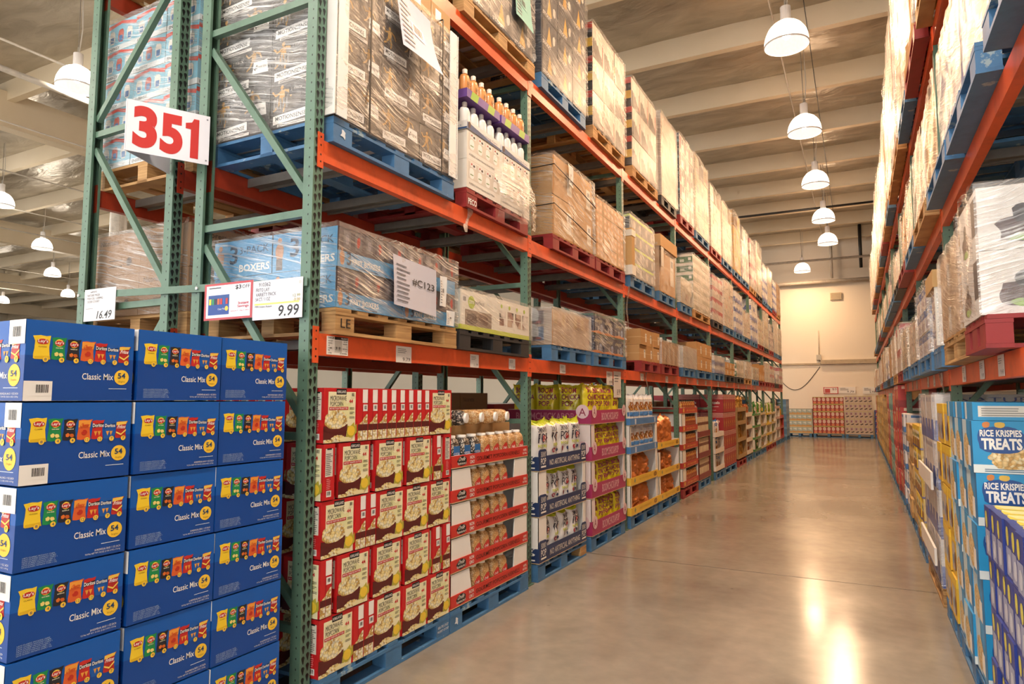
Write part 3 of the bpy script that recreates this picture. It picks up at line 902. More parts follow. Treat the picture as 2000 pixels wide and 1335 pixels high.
POPR = hx('C41E22'); POPC = hx('EFE7BE')
def pop_front(b, F):
    b.rect(F, 0.13, 0.0, 0.95, 0.93, POPC, 1)
    b.blob(F, 0.3, 0.35, 0.95, 0.8, hx('E2DFA8'), 2, 'card', 9, 20, 0.6)
    b.rect(F, 0.36, 0.88, 0.66, 0.985, BLACK, 3); b.text(F, 'KIRKLAND', 0.38, 0.905, 0.64, 0.955, WHITE, 4, 0.01)
    b.text(F, 'MICROWAVE', 0.18, 0.765, 0.66, 0.855, BLACK, 4, 0.0); b.text(F, 'POPCORN', 0.18, 0.665, 0.56, 0.75, BLACK, 4, 0.0)
    b.rect(F, 0.15, 0.595, 0.72, 0.65, POPR, 4); b.text(F, 'MOVIE THEATER BUTTER', 0.17, 0.608, 0.70, 0.638, WHITE, 5, 0.01)
    b.text(F, '44', 0.74, 0.72, 0.86, 0.79, POPR, 4, 0.02); b.bars(F, 0.80, 0.82, 0.92, 0.92, 4, seed=8, bg=POPC)
    for k in range(3):
        b.lines(F, 0.76, 0.60 - k * 0.085, 0.92, 0.65 - k * 0.085, 2, hx('6E6A50'), 4, k)
    # bowl, popcorn, ears of corn, spilled popcorn
    b.poly(F, [(0.0, 0.305), (0.2, 0.27), (0.45, 0.265), (0.70, 0.33), (0.66, 0.10), (0.5, 0.03), (0.0, 0.03)], hx('5A1E1C'), 5)
    b.blob(F, 0.0, 0.22, 0.70, 0.60, (1, 1, 1), 6, 'popcorn_print', 5, 34, 0.9, 2.0)
    b.poly(F, [(0.0, 0.305), (0.2, 0.255), (0.45, 0.25), (0.70, 0.32), (0.69, 0.20), (0.45, 0.17), (0.2, 0.18), (0.0, 0.24)], hx('5A1E1C'), 7)
    b.poly(F, [(0.66, 0.09), (0.80, 0.05), (0.99, 0.16), (0.985, 0.33), (0.92, 0.28), (0.9, 0.36), (0.78, 0.28), (0.7, 0.3)], hx('B6A83C'), 8)
    b.blob(F, 0.69, 0.10, 0.93, 0.30, hx('E9C53C'), 9, 'card', 6, 18, 0.92, 2)
    b.blob(F, 0.18, -0.0, 0.66, 0.15, (1, 1, 1), 9, 'popcorn_print', 7, 26, 0.7, 2); b.rect(F, 0.0, 0.0, 0.25, 0.06, (1, 1, 1), 8, 'popcorn_print')
    b.blob(F, 0.42, 0.0, 0.84, 0.10, hx('E8DCA8'), 10, 'card', 8, 20, 0.7, 2)
def pop_spine(b, F):
    b.rect(F, 0.44, 0.72, 0.98, 0.98, WHITE, 1); b.rect(F, 0.5, 0.56, 0.94, 0.69, WHITE, 1); b.bars(F, 0.56, 0.57, 0.88, 0.68, 2, seed=5)
    b.poly(F, [(0.0, 0.0), (0.94, 0.0), (0.94, 0.5), (0.85, 0.5), (0.6, 0.44), (0.4, 0.36), (0.18, 0.33), (0.0, 0.24)], (1, 1, 1), 2, 'popcorn_print')
    b.rect(F, 0.0, 0.19, 0.94, 0.31, hx('5A1E1C'), 3); b.rect(F, 0.44, 0, 0.47, 0.72, hx('8A1418'), 4)
    b.rect(F, 0.94, 0, 1, 1, hx('A81A1E'), 2)
def pop_nutri(b, F):
    b.rect(F, 0.18, 0.42, 0.82, 0.92, hx('D9D4C6'), 1); b.lines(F, 0.22, 0.45, 0.78, 0.85, 12, hx('6E6A66'), 2, 3)
    b.rect(F, 0.3, 0.9, 0.7, 0.93, BLACK, 2); b.lines(F, 0.3, 0.2, 0.7, 0.4, 6, hx('E08080'), 2, 3)
    b.bars(F, 0.3, 0.06, 0.72, 0.17, 2, seed=6)
PB_T, PB_W, PB_H = 0.085, 0.258, 0.286
def popcorn_box():
    """front faces +x: thickness along x (-T..0), width along y"""
    b = MB(); b.box(-PB_T, 0, 0, PB_W, 0.001, PB_H, POPR, 'card')
    A, N, Fr, Bk, T = carton_faces(PB_T, PB_W, PB_H)
    pop_front(b, A); pop_front(b, Bk); pop_nutri(b, N); pop_spine(b, Fr)
    return b.mesh('popcorn_box')

# ------------------------------------------------------------------ the chip cartons at the rack end
cb = {'b': chip_box('b'), 'p': chip_box('p')}
XC = -2.447
ztop = 1.818
pallet(1.20, 1.02, 'blue', (XC, 1.20, 0.0), 'blue pallet under the stacked blue snack cartons')
rj = random.Random(3)
ROWN = ['top row', 'second row from the top', 'third row from the top', 'fourth row from the top', 'fifth row from the top', 'bottom row']
for row in range(6):
    z = 0.144 + (5 - row) * 0.2785
    for col, y in enumerate((1.213, 1.602, 1.982)):
        m = cb['b'] if (row < 2 and col == 0) else cb['p']
        o = obj('snack_carton', m, None, (XC + rj.uniform(-.006, .004), y + rj.uniform(-.003, .003), z), rj.uniform(-.006, .006))
        tag(o, 'blue 54-bag snack variety carton, %s, %s column from the left' % (ROWN[row], ORD[col]), 'carton', 'blue snack variety cartons')
        o = obj('snack_carton', cb['p'], None, (XC - 0.53, y, z))
        tag(o, 'blue snack variety carton of the back rows, %s, %s column' % (ROWN[row], ORD[col]), 'carton', 'blue snack variety cartons behind')

# ------------------------------------------------------------------ microwave popcorn boxes
pb = popcorn_box()
XF = -2.445
pallet(1.19, 1.02, 'blue', (XF + 0.005, 2.625, 0.0), 'blue pallet under the red microwave popcorn boxes', mark='own')
z0 = 0.145
# rows from the bottom: F = front facing the aisle, S = spine facing the aisle, N = nutrition panel facing the aisle
rowsP = ['FSSFFF', 'SFFFSS', 'FSSFFF', 'NFFFSN', 'FSSSSSSSSF']
RN = ['bottom row', 'second row from the bottom', 'middle row', 'second row from the top', 'top row']
for ri, row in enumerate(rowsP):
    y = 2.615; z = z0 + ri * (PB_H + 0.006)
    tot = sum(PB_W if c == 'F' else PB_T for c in row)
    gap = (1.205 - tot) / max(1, len(row) - 1)
    nf = 0; ns = 0
    for ci, c in enumerate(row):
        if c == 'F':
            nf += 1
        w = PB_W if c == 'F' else PB_T
        # rotation helpers: -90 deg turns local +y to +x; local origin corner ends at (x - W, y)
        if c == 'S':
            o = obj('popcorn_box', pb, None, (XF - PB_W, y + 0.0, z), -math.pi / 2)
            # local x (-T..0) -> world y (0..T)
        elif c == 'N':
            o = obj('popcorn_box', pb, None, (XF, y, z), math.pi / 2)
            o.location = (XF, y + PB_T, z)
            o.rotation_euler = (0, 0, math.pi / 2)
        else:
            o = obj('popcorn_box', pb, None, (XF + rj.uniform(-.008, .002), y, z))
        tag(o, 'red popcorn box, %s, %s from left, %s outward' % (RN[ri], ORD[ci], {'F': 'front', 'S': 'spine', 'N': 'nutrition panel'}[c]), 'box', 'red microwave popcorn boxes')
        y += w + gap
    for q in range(5):
        x = XF - PB_W - 0.03 - q * (0.13)
        o = obj('popcorn_box', pb, None, (x, 2.62, z)) if q % 2 else obj('popcorn_box', pb, None, (x, 2.62, z))
        tag(o, 'red popcorn box behind the near post, %s, %s inward' % (RN[ri], ORD[q]), 'box', 'red popcorn boxes seen end on')

# ------------------------------------------------------------------ display trays, bags and jars
def tray_mb(L, D, lip, H, col, wall=WHITE, pw=0.16, pr=0.08, taper=0.0, draw=None, draw_side=None, ear=0.0, shelf=True):
    """cardboard display tray: floor, coloured front lip, front pillars up to H; aisle face at x=0, spans -D..0, 0..L"""
    b = MB(); t = 0.006
    if shelf:
        b.box(-D, 0, 0, L, 0.0, t, hx('C9B08A'), 'kraft')
    b.box(-t, 0, 0, L, t, lip, col); b.box(-D, -D + t, 0, L, t, H, wall)
    b.box(-D + t, -t, 0, t, t, H - 0.002, wall); b.box(-D + t, -t, L - t, L, t, H - 0.002, wall)
    A = Face((0, 0, t), (0, 1, 0), (0, 0, 1), L, lip - t)
    N = Face((-D, 0, t), (1, 0, 0), (0, 0, 1), D, lip - t)
    b.rect(N, 0, 0, 1, 1, col, 1)
    if H > lip:
        for y0, y1, yt in ((0, pw, pw - taper), (L, L - pr, L - pr + taper * 0.6)):
            vs = [(-t, y0, lip), (-t, y1, lip), (-t, yt, H), (-t, y0, H), (-2 * t, y0, lip), (-2 * t, y1, lip), (-2 * t, yt, H), (-2 * t, y0, H)]
            fs = [(0, 1, 2, 3), (7, 6, 5, 4), (0, 4, 5, 1), (1, 5, 6, 2), (2, 6, 7, 3), (3, 7, 4, 0)]
            b.add(vs, fs, wall, 'card')
    if ear:
        for y0, y1 in ((0.0, 0.16), (L - 0.13, L)):
            n = 6; pts = [(y0, lip)]; r = 0.03
            pts = [(y0, lip - .001), (y1, lip - .001), (y1, lip + ear - r), (y1 - r * .3, lip + ear - r * .3), (y1 - r, lip + ear), (y0 + r, lip + ear), (y0 + r * .3, lip + ear - r * .3), (y0, lip + ear - r)]
            vs = [(0, y, z) for y, z in pts] + [(-t, y, z) for y, z in pts]; m = len(pts)
            b.add(vs, [tuple(range(m)), tuple(range(2 * m - 1, m - 1, -1))] + [(i, i + m, (i + 1) % m + m, (i + 1) % m) for i in range(m)], col, 'card')
    if draw:
        draw(b, A)
    if draw_side:
        draw_side(b, N)
    return b

def bag_mesh(w, h, d, col, draw=None, top=None, mat='foil', seed=0, crumple=1.0, ears=0.02, topcol=None):
    """pillow bag standing upright, front towards +x, centred on y, bottom at z=0"""
    r = random.Random(seed); off = Vector((seed * 7.3, seed * 3.1, 0))
    nu, nv = (22, 24) if mat == 'metalfoil' else (16, 18)
    rg = 0.055 if mat == 'metalfoil' else 0.018
    def prof(u, v):
        e = 1 - abs(2 * u - 1) ** 3.0
        bot = min(1, (v / 0.10)) ** 0.5 if v < 0.10 else 1
        tp = 1 if v < 0.80 else max(0.0, (1 - v) / 0.20) ** 0.7
        return d / 2 * (max(e, 0) ** 0.6) * bot * (0.25 + 0.75 * tp if v < 0.93 else 0.16 * tp)
    def P(u, v, side, off_l=0.0):
        t = prof(u, v)
        n1 = noise.noise(Vector((u * 4, v * 5, side * 3)) + off) * 0.010 * crumple + noise.noise(Vector((u * 11, v * 13, side * 3)) + off) * 0.006 * crumple
        n1 -= rg * abs(noise.noise(Vector((u * 5.5 + v * 2, v * 6 - u * 2, side * 3 + 9)) + off)) * min(1, 3 * v)
        sh = w * (0.5 - 0.05 * math.sin(math.pi * v)) * (1 + 0.03 * noise.noise(Vector((v * 4, side * 0, seed))))
        z = v * h + (ears * (abs(2 * u - 1) ** 2) + 0.012 * crumple * noise.noise(Vector((u * 6, 0, seed)))) * max(0, v - 0.7) / 0.3
        x = side * (t + (n1 if t > 0.004 else n1 * .2) + off_l)
        x += (v > 0.8) * (v - 0.8) * d * 0.5 * noise.noise(Vector((u * 3, v * 2, seed + 5))) * 2
        return Vector((x, (2 * u - 1) * sh, z))
    b = MB(); b.smooth = True
    for side in (1, -1):
        vs = [P(i / nu, j / nv, side) for j in range(nv + 1) for i in range(nu + 1)]
        for j in range(nv):
            c = (topcol if topcol and j >= nv * 0.86 else col)
            fs = []
            for i in range(nu):
                q = (j * (nu + 1) + i, j * (nu + 1) + i + 1, (j + 1) * (nu + 1) + i + 1, (j + 1) * (nu + 1) + i)
                fs.append(q if side > 0 else q[::-1])
            if j == 0:
                base = len(b.v); b.v += [tuple(x) for x in vs]
            k = b.mi(mat)
            for q in fs:
                b.f.append(tuple(i + base for i in q)); b.c.append(c); b.m.append(k)
    F = Face((0, -w / 2, 0), (0, 1, 0), (0, 0, 1), w, h, bend=lambda uu, vv, l: P(min(1, max(0, uu / w)), min(1, max(0, vv / h)), 1, 0.0035 + l))
    if draw:
        draw(b, F)
    me = b.mesh('snack_bag')
    return me

# --- Orville popcorn kernel jars
RED = hx('C8342C')
def orv_draw(b, F):
    b.blob(F, 0.05, 0.05, 0.17, 0.95, BLACK, 1, 'card', 3, 14, 0.8); b.text(F, 'Orville', 0.065, 0.5, 0.155, 0.85, WHITE, 3, 0.01, shear=.2); b.text(F, "Redenbacher's", 0.06, 0.2, 0.16, 0.42, WHITE, 3, 0.01)
    b.text(F, 'NON', 0.20, 0.55, 0.255, 0.85, WHITE, 2, .01); b.text(F, 'GMO', 0.20, 0.14, 0.255, 0.45, WHITE, 2, .01)
    b.text(F, 'GOURMET POPCORN KERNELS', 0.28, 0.3, 0.87, 0.68, hx('4E1512'), 2, 0.01)
    b.text(F, '100%', 0.93, 0.5, 0.98, 0.75, WHITE, 2, .01); b.text(F, 'NATURAL', 0.92, 0.18, 0.985, 0.4, WHITE, 2, .01)
def orv_side(b, F):
    b.text(F, '100%', 0.8, 0.5, 0.97, 0.85, WHITE, 2, .01); b.text(F, 'NATURAL', 0.75, 0.1, 0.98, 0.4, WHITE, 2, .01)
def jar(kmat, labcol, txt, blue=False, h=0.203, r=0.054):
    root = empty('kernel_jar')
    b = MB(); b.smooth = True
    b.lathe([(r * .9, 0), (r, 0.008), (r, h * .72), (r * .86, h * .86), (r * .6, h * .93), (r * .55, h * .96)], (0, 0, 0), 16, mat=kmat, sq=5); obj('jar_body', b, root)
    b = MB(); b.smooth = True
    b.lathe([(r * .66, h * .95), (r * .66, h * 1.03), (r * .6, h * 1.04)], (0, 0, 0), 16, hx('EDE9E2'), 'plastic'); obj('lid', b, root)
    b = MB()
    F = Face((r + .001, -r * .75, h * .12), (0, 1, 0), (0, 0, 1), r * 1.5, h * .52)
    if blue:
        b.rect(F, 0, 0, 1, 1.1, labcol); b.text(F, 'POPCORN', 0.1, 0.5, 0.9, 0.68, WHITE, 2); b.lines(F, 0.15, 0.1, 0.85, 0.45, 4, hx('A8C8E0'))
    else:
        b.poly(F, [(0, 0), (1, 0), (1, 0.85), (0.75, 1.0), (0, 0.72)], labcol); b.text(F, txt, 0.08, 0.5, 0.9, 0.7, WHITE, 2, 0.02, shear=.15); b.blob(F, 0.1, 0.02, 0.95, 0.42, hx('E9D2A0'), 2, 'card', 2, 16, .8)
    obj('label', b, root)
    return root
jt = jar('kernels', hx('C8322A'), 'Orville'); jd = jar('dark_kernels', hx('2C6AA8'), '', True)
used = set()
def place(proto, loc, rz, lab, cat, group):
    if proto.name in used:
        o = copy_tree(proto, loc, rz)
    else:
        o = proto; o.location = loc; o.rotation_euler = (0, 0, rz); used.add(proto.name)
    return tag(o, lab, cat, group)
pallet(1.17, 1.02, 'blue', (-2.44, 3.825, 0.0), 'blue pallet under the red and white kernel jar trays', mark='x')
ot = tray_mb(1.15, 0.96, 0.085, 0.222, RED, WHITE, 0.27, 0.24, 0.03, orv_draw, orv_side).mesh('display_tray')
TRN = ['bottom', 'second', 'third', 'fourth', 'top']
for k in range(5):
    z = 0.150 + k * 0.230
    if k == 4:
        me = tray_mb(1.15, 0.96, 0.085, 0.086, RED, WHITE, 0.27, 0.24, 0, orv_draw, orv_side).mesh('display_tray')
    else:
        me = ot
    o = obj('display_tray', me, None, (-2.44, 3.83, z)); tag(o, 'red lipped white tray of popcorn kernel jars, %s of the stack' % TRN[k], 'display tray', 'kernel jar trays')
    if k < 4:
        ys = [0.34, 0.47, 0.62, 0.75, 0.87]
        for i, y in enumerate(ys[:4] + [0.88]):
            if i == 4:
                continue
            place(jt, (-2.51, 3.83 + y + 0.03, z + 0.007), 0, 'tan kernel jar with red label, %s tray, %s from left' % (TRN[k], ORD[i]), 'jar', 'tan popcorn kernel jars')
    else:
        for i in range(8):
            y = 0.08 + i * 0.14
            if i < 3:
                place(jd, (-2.51, 3.83 + y, z + 0.007), 0, 'jar of dark speckled kernels with blue label on top tray, %s from left' % ORD[i], 'jar', 'dark kernel jars')
            else:
                place(jt, (-2.51, 3.83 + y, z + 0.007), 0, 'tan kernel jar on the top tray, %s jar along the lip' % ORD[i], 'jar', 'tan popcorn kernel jars')
# jars lying on top
for i, (y, kind) in enumerate([(3.90, 'd'), (4.12, 't'), (4.33, 't'), (4.52, 't')]):
    o = place(jd if kind == 'd' else jt, (-2.86, y, 1.072 + 0.052), 0, 'kernel jar lying on its side behind the top tray row, %s from left' % ORD[i], 'jar', 'jars lying on top')
    o.rotation_euler = (math.pi / 2, 0, math.pi / 2 + 0.2); o.location = (-2.66, y + .1, 1.352 + .054)
b = MB(); b.box(-0.3, 0, 0, 1.1, 0, 0.27, hx('B08A5C'), 'kraft'); b.lines(Face((0, 0, 0), (0, 1, 0), (0, 0, 1), 1.1, .27), 0.05, 0.1, .95, .9, 3, hx('9A754A'), 1, 5, .1)
o = obj('cardboard_case', b, None, (-2.60, 3.86, 1.078)); tag(o, 'brown cardboard case behind the top row of kernel jars', 'carton')

# --- popcorn and snack bags
def skinny(b, F):
    b.text(F, 'SKINNY', 0.22, 0.76, 0.80, 0.87, hx('2B2A3C'), 2, 0.0); b.text(F, 'POP', 0.24, 0.54, 0.84, 0.74, hx('2B2A3C'), 2, 0.0)
    b.disc(F, 0.60, 0.63, 0.10, hx('B7303A'), 3); b.blob(F, 0.53, 0.57, 0.67, 0.69, hx('F4ECD4'), 4, 'card', 3, 14, 0.7)
    b.text(F, 'POPCORN', 0.24, 0.44, 0.78, 0.51, hx('B9C22E'), 2, 0.02)
    b.disc(F, 0.32, 0.36, 0.075, hx('A8283C'), 2); b.text(F, '39', 0.28, 0.335, 0.36, 0.385, WHITE, 3, .02); b.disc(F, 0.62, 0.36, 0.06, hx('3A4468'), 2)
def boom(b, F):
    for i, t in enumerate(('BOOM', 'CHICKA', 'POP.')):
        b.text(F, t, 0.13, 0.79 - i * 0.175, {0: 0.74, 1: 0.92, 2: 0.66}[i], 0.93 - i * 0.175, hx('8C2440'), 2, 0.02)
    b.blob(F, 0.08, 0.02, 0.92, 0.34, hx('A9B92C'), 2, 'foil', 4, 22, 0.5)
    pass
def pita(b, F):
    b.rect(F, 0.2, 0.28, 0.9, 0.42, hx('4A84C4'), 2); b.blob(F, 0.25, 0.42, 0.95, 0.78, (1, 1, 1), 3, 'snack_print', 5, 16, 0.6); b.text(F, "Stacy's", 0.25, 0.80, 0.75, 0.88, hx('A8B0C4'), 2)
sk = [bag_mesh(0.27, 0.40, 0.13, hx('E4E0DC'), skinny, seed=i + 1, topcol=hx('C6D22E'), crumple=1.3, ears=.03) for i in range(3)]
bo = [bag_mesh(0.30, 0.40, 0.13, hx('DCCB2A'), boom, seed=i + 11, crumple=1.3) for i in range(3)]
pi_ = [bag_mesh(0.26, 0.36, 0.12, hx('E6E2DE'), pita, seed=i + 21, topcol=hx('DDE2EA')) for i in range(2)]
og = [bag_mesh(0.50, 0.39, 0.24, hx('DC8444'), None, mat='metalfoil', seed=i + 31, crumple=3.0, ears=.06) for i in range(3)]
NV = hx('24365E'); MAG = hx('A83260'); BLU = hx('4C82BE'); YLW = hx('E8BC3E')
def sk_d(b, F):
    b.text(F, 'NO ARTIFICIAL ANYTHING', 0.2, 0.25, 0.84, 0.68, hx('D8D4CC'), 2, 0.01)
    for u in (0.02, 0.875):
        b.text(F, 'SKINNY', u + .01, 0.95, u + 0.105, 1.35, WHITE, 6); b.text(F, 'POP', u + .01, 0.4, u + 0.105, 0.88, WHITE, 6, .01); b.rect(F, u + .01, 0.2, u + .105, 0.32, WHITE, 6)
def sk_s(b, F):
    b.text(F, 'SKINNY', 0.62, 0.75, 0.96, 1.0, WHITE, 4); b.text(F, 'POP', 0.62, 0.3, 0.96, 0.7, WHITE, 4, .01); b.rect(F, .62, 0.14, .96, 0.24, WHITE, 4)
def bo_d(b, F):
    b.text(F, 'BOOMCHICKAPOP', 0.28, 0.2, 0.78, 0.8, hx('E0B0B8'), 2, 0.02)
    for u in (0.075, 0.96):
        b.disc(F, u, 0.9, 0.06, hx('E4C4C8'), 8); b.text(F, 'A', u - .03, 0.6, u + .03, 1.15, hx('8C2440'), 9)
def bo_s(b, F):
    b.text(F, 'BOOMCHICKAPOP', 0.1, 0.25, 0.8, 0.8, hx('D88AA0'), 2, 0.02); b.disc(F, 0.9, 0.9, 0.075, hx('E4C4C8'), 8); b.text(F, 'A', .86, 0.6, .94, 1.15, hx('8C2440'), 9)
def pi_d(b, F):
    b.rect(F, .15, .1, .2, .9, hx('C8D4E8')); b.rect(F, .88, .1, .93, .9, hx('C8D4E8')); b.text(F, "STACY'S", 0.45, 0.3, 0.6, 0.7, hx('3A6AA0'), 2)
def og_d(b, F):
    b.blob(F, .1, .15, .16, .9, hx('8C8A62'), 1, 'card', 3, 4, 1, 1); b.text(F, 'MADE WITH WHOLE GRAIN', 0.28, 0.35, 0.72, 0.65, hx('C09A34'), 2); b.blob(F, .82, .15, .95, .85, hx('8A5A22'), 1, 'card', 4, 12, .9); b.text(F, 'SNACKS', .84, .35, .93, .65, YLW, 2)

# skinny pop display
pallet(1.12, 1.02, 'blue', (-2.45, 5.20, 0.0), 'worn blue pallet with one bare wood block under the navy trays', bare=True)
zs = [0.15, 0.535, 0.92]
me = tray_mb(1.10, 0.96, 0.125, 0.383, NV, WHITE, 0.17, 0.08, 0.01, sk_d, sk_s, ear=0.06).mesh('display_tray')
me_t = tray_mb(1.10, 0.96, 0.125, 0.13, NV, WHITE, 0.17, 0.08, 0.01, sk_d, sk_s, ear=0.06).mesh('display_tray')
T3 = ['bottom', 'middle', 'top']
rb = random.Random(5)
for k, z in enumerate(zs):
    o = obj('display_tray', me_t if k == 2 else me, None, (-2.44, 5.20, z)); tag(o, 'navy lipped popcorn bag tray with slogan, %s of three' % T3[k], 'display tray', 'navy popcorn trays')
    n = 4
    for i in range(n):
        y = 5.20 + 0.24 + i * 0.215 if k < 2 else 5.2 + .14 + i * .27
        sc = 0.86 if k < 2 else 1.0
        o = obj('snack_bag', sk[i % 3], None, (-2.53 - rb.uniform(0, .02), y, z + 0.008), rb.uniform(-.15, .15)); o.scale = (1.0, .92 if k < 2 else 1.1, .90 if k < 2 else 1.05)
        tag(o, 'white skinny popcorn bag with green top, %s tray, %s from left' % (T3[k], ORD[i]), 'bag', 'white popcorn bags')
# boomchickapop display
pallet(1.10, 1.02, 'blue', (-2.45, 6.46, 0.0), 'blue pallet under the magenta trays of yellow popcorn bags')
me = tray_mb(1.10, 0.96, 0.145, 0.372, MAG, hx('E8DAD6'), 0.11, 0.07, 0.01, bo_d, bo_s, ear=0.0).mesh('display_tray')
me_t = tray_mb(1.10, 0.96, 0.145, 0.15, MAG, hx('E8DAD6'), 0.11, 0.07, 0.01, bo_d, bo_s, ear=0.0).mesh('display_tray')
T4 = ['bottom', 'second', 'third', 'top']
for k in range(4):
    z = 0.15 + k * 0.375
    o = obj('display_tray', me_t if k == 3 else me, None, (-2.44, 6.46, z)); tag(o, 'magenta lipped tray of yellow popcorn bags, %s of four' % T4[k], 'display tray', 'magenta popcorn trays')
    n = 5 if k < 3 else 4
    for i in range(n):
        y = 6.46 + 0.20 + i * 0.185 if k < 3 else 6.46 + .15 + i * .265
        o = obj('snack_bag', bo[i % 3], None, (-2.53 - rb.uniform(0, .02), y, z + 0.008), rb.uniform(-.2, .1)); o.scale = (0.95, 0.76 if k < 3 else .92, 0.87 if k < 3 else 1.0)
        tag(o, 'yellow popcorn bag facing the aisle, %s tray, %s from left' % (T4[k], ORD[i]), 'bag', 'yellow popcorn bags')
    if k == 3:
        for i in range(3):
            o = obj('snack_bag', bo[i % 2], None, (-2.72 - i * 0.27, 6.60, z + 0.008), -math.pi / 2 + 0.25); o.scale = (0.95, 0.92, 1.0)
            tag(o, 'yellow popcorn bag turned to the camera over the white bags, %s inward' % ORD[i], 'bag', 'yellow popcorn bags')
# pita chips and orange bags (bay three)
pallet(1.18, 1.02, 'blue', (-2.45, 7.78, 0.0), 'blue pallet under the pita chip and orange bag trays')
lv = [(0.15, YLW, 0.095), (0.50, YLW, 0.095), (0.875, BLU, 0.085), (1.215, BLU, 0.085)]
for k, (z, c, lip) in enumerate(lv):
    H = (lv[k + 1][0] - z - .002) if k < 3 else lip + .004
    me = tray_mb(1.20, 0.96, lip, H, c, WHITE, 0.04, 0.09, 0.0, og_d if k < 2 else pi_d)
    o = obj('display_tray', me, None, (-2.44, 7.77, z)); tag(o, '%s lipped tray, %s tray of the third bay left stack' % ('yellow' if k < 2 else 'blue', T4[k]), 'display tray', 'third bay trays')
    if k < 2:
        for i in range(2):
            o = obj('snack_bag', og[(i + k) % 3], None, (-2.60, 7.77 + 0.33 + i * .48, z + 0.008), rb.uniform(-.15, .15)); o.scale = (1, 1.0, 0.78)
            tag(o, 'shiny orange snack bag, %s tray of the third bay left stack, %s' % (T4[k], ['left', 'right'][i]), 'bag', 'orange foil bags')
    else:
        for i in range(5):
            o = obj('snack_bag', pi_[i % 2], None, (-2.53, 7.77 + 0.18 + i * .21, z + 0.008), -0.30); o.scale = (0.8, 0.9, 0.86 if k == 2 else 1.0)
            tag(o, 'white pita chip bag with blue band, %s tray, %s from left' % (T4[k], ORD[i]), 'bag', 'white pita chip bags')
pallet(1.10, 1.02, 'blue', (-2.45, 9.08, 0.0), 'blue pallet under the yellow trays of orange bags')
for k, (z, lip) in enumerate([(0.15, 0.09), (0.48, 0.09), (0.85, 0.09)]):
    H = 0.328 if k < 2 else 0.09 + .004
    o = obj('display_tray', tray_mb(1.16, 0.96, lip, H, YLW, WHITE, 0.09, 0.03, 0.0, og_d), None, (-2.44, 9.03, z)); tag(o, 'yellow lipped tray of orange bags, %s of three' % T3[k], 'display tray', 'yellow snack trays')
    for i in range(2):
        o = obj('snack_bag', og[(i + k + 1) % 3], None, (-2.60, 9.03 + 0.36 + i * .44, z + 0.008), rb.uniform(-.2, .2)); o.scale = (1, .95, 0.72 if k < 2 else 1.05)
        tag(o, 'crumpled orange snack bag, %s yellow tray, %s one' % (T3[k], ['left', 'right'][i]), 'bag', 'orange foil bags')

# ------------------------------------------------------------------ printed faces for the pallet loads
def runner(b, F, u, v, s, col, l=3):
    k = F.w / F.h
    def P(pts):
        return [(u + x * s, v + y * s * k) for x, y in pts]
    b.poly(F, P([(.42, .86), (.5, .84), (.56, .9), (.54, .99), (.46, 1.0), (.4, .94)]), col, l)
    b.poly(F, P([(.35, .45), (.52, .42), (.62, .6), (.6, .8), (.48, .84), (.38, .78)]), col, l)
    for q in ([(.4, .78), (.2, .7), (.05, .85), (.0, .8), (.18, .62), (.4, .7)], [(.58, .78), (.78, .7), (.9, .5), (.96, .55), (.84, .78), (.6, .84)],
              [(.36, .48), (.46, .44), (.3, .2), (.1, .08), (.06, .14), (.24, .26)], [(.46, .46), (.56, .46), (.66, .26), (.6, .0), (.54, .02), (.56, .24)]):
        b.poly(F, P(q), col, l)
GOLD = hx('C0924E'); GREY = hx('4A4542')
def k_degree(b, F, near=False, i=0):
    b.rect(F, 0, 0, 1, 1, hx('45403E'), 1)
    b.blob(F, .05, .3, .5, .95, hx('5C534A'), 2, 'card', i, 18, .6)
    runner(b, F, 0.02, 0.35, 0.34, GOLD, 3); runner(b, F, 0.55, 0.5, 0.3, hx('A5804A'), 3)
    b.poly(F, [(0.05, 0.1), (0.62, 0.16), (0.62, 0.36), (0.05, 0.3)], WHITE, 5); b.text(F, 'MOTIONSENSE', 0.09, 0.18, 0.58, 0.28, BLACK, 6, 0.01)
    b.rect(F, 0.12, 0.03, 0.66, 0.10, hx('CFC8C0'), 5); b.lines(F, .14, .04, .6, .09, 2, BLACK, 6, 1)
    b.poly(F, [(0.68, 0.45), (0.95, 0.42), (0.93, 0.72), (0.70, 0.72)], WHITE, 5); b.text(F, 'Degree', 0.74, 0.52, 0.92, 0.63, GREY, 6)
    b.poly(F, [(0.70, .58), (.715, .58), (.725, .54), (.75, .64), (.76, .64), (.727, .5)], BLACK, 7)
    if near:
        b.rect(F, 0.3, 0.72, 0.55, 0.95, hx('2A2727'), 5); b.text(F, '2 PACK', .33, .8, .52, .87, hx('B8B0A8'), 6)
        for q in range(5):
            b.rect(F, 0.05 + q * .05, .45, .08 + q * .05, .7, hx('8C8680'), 4)
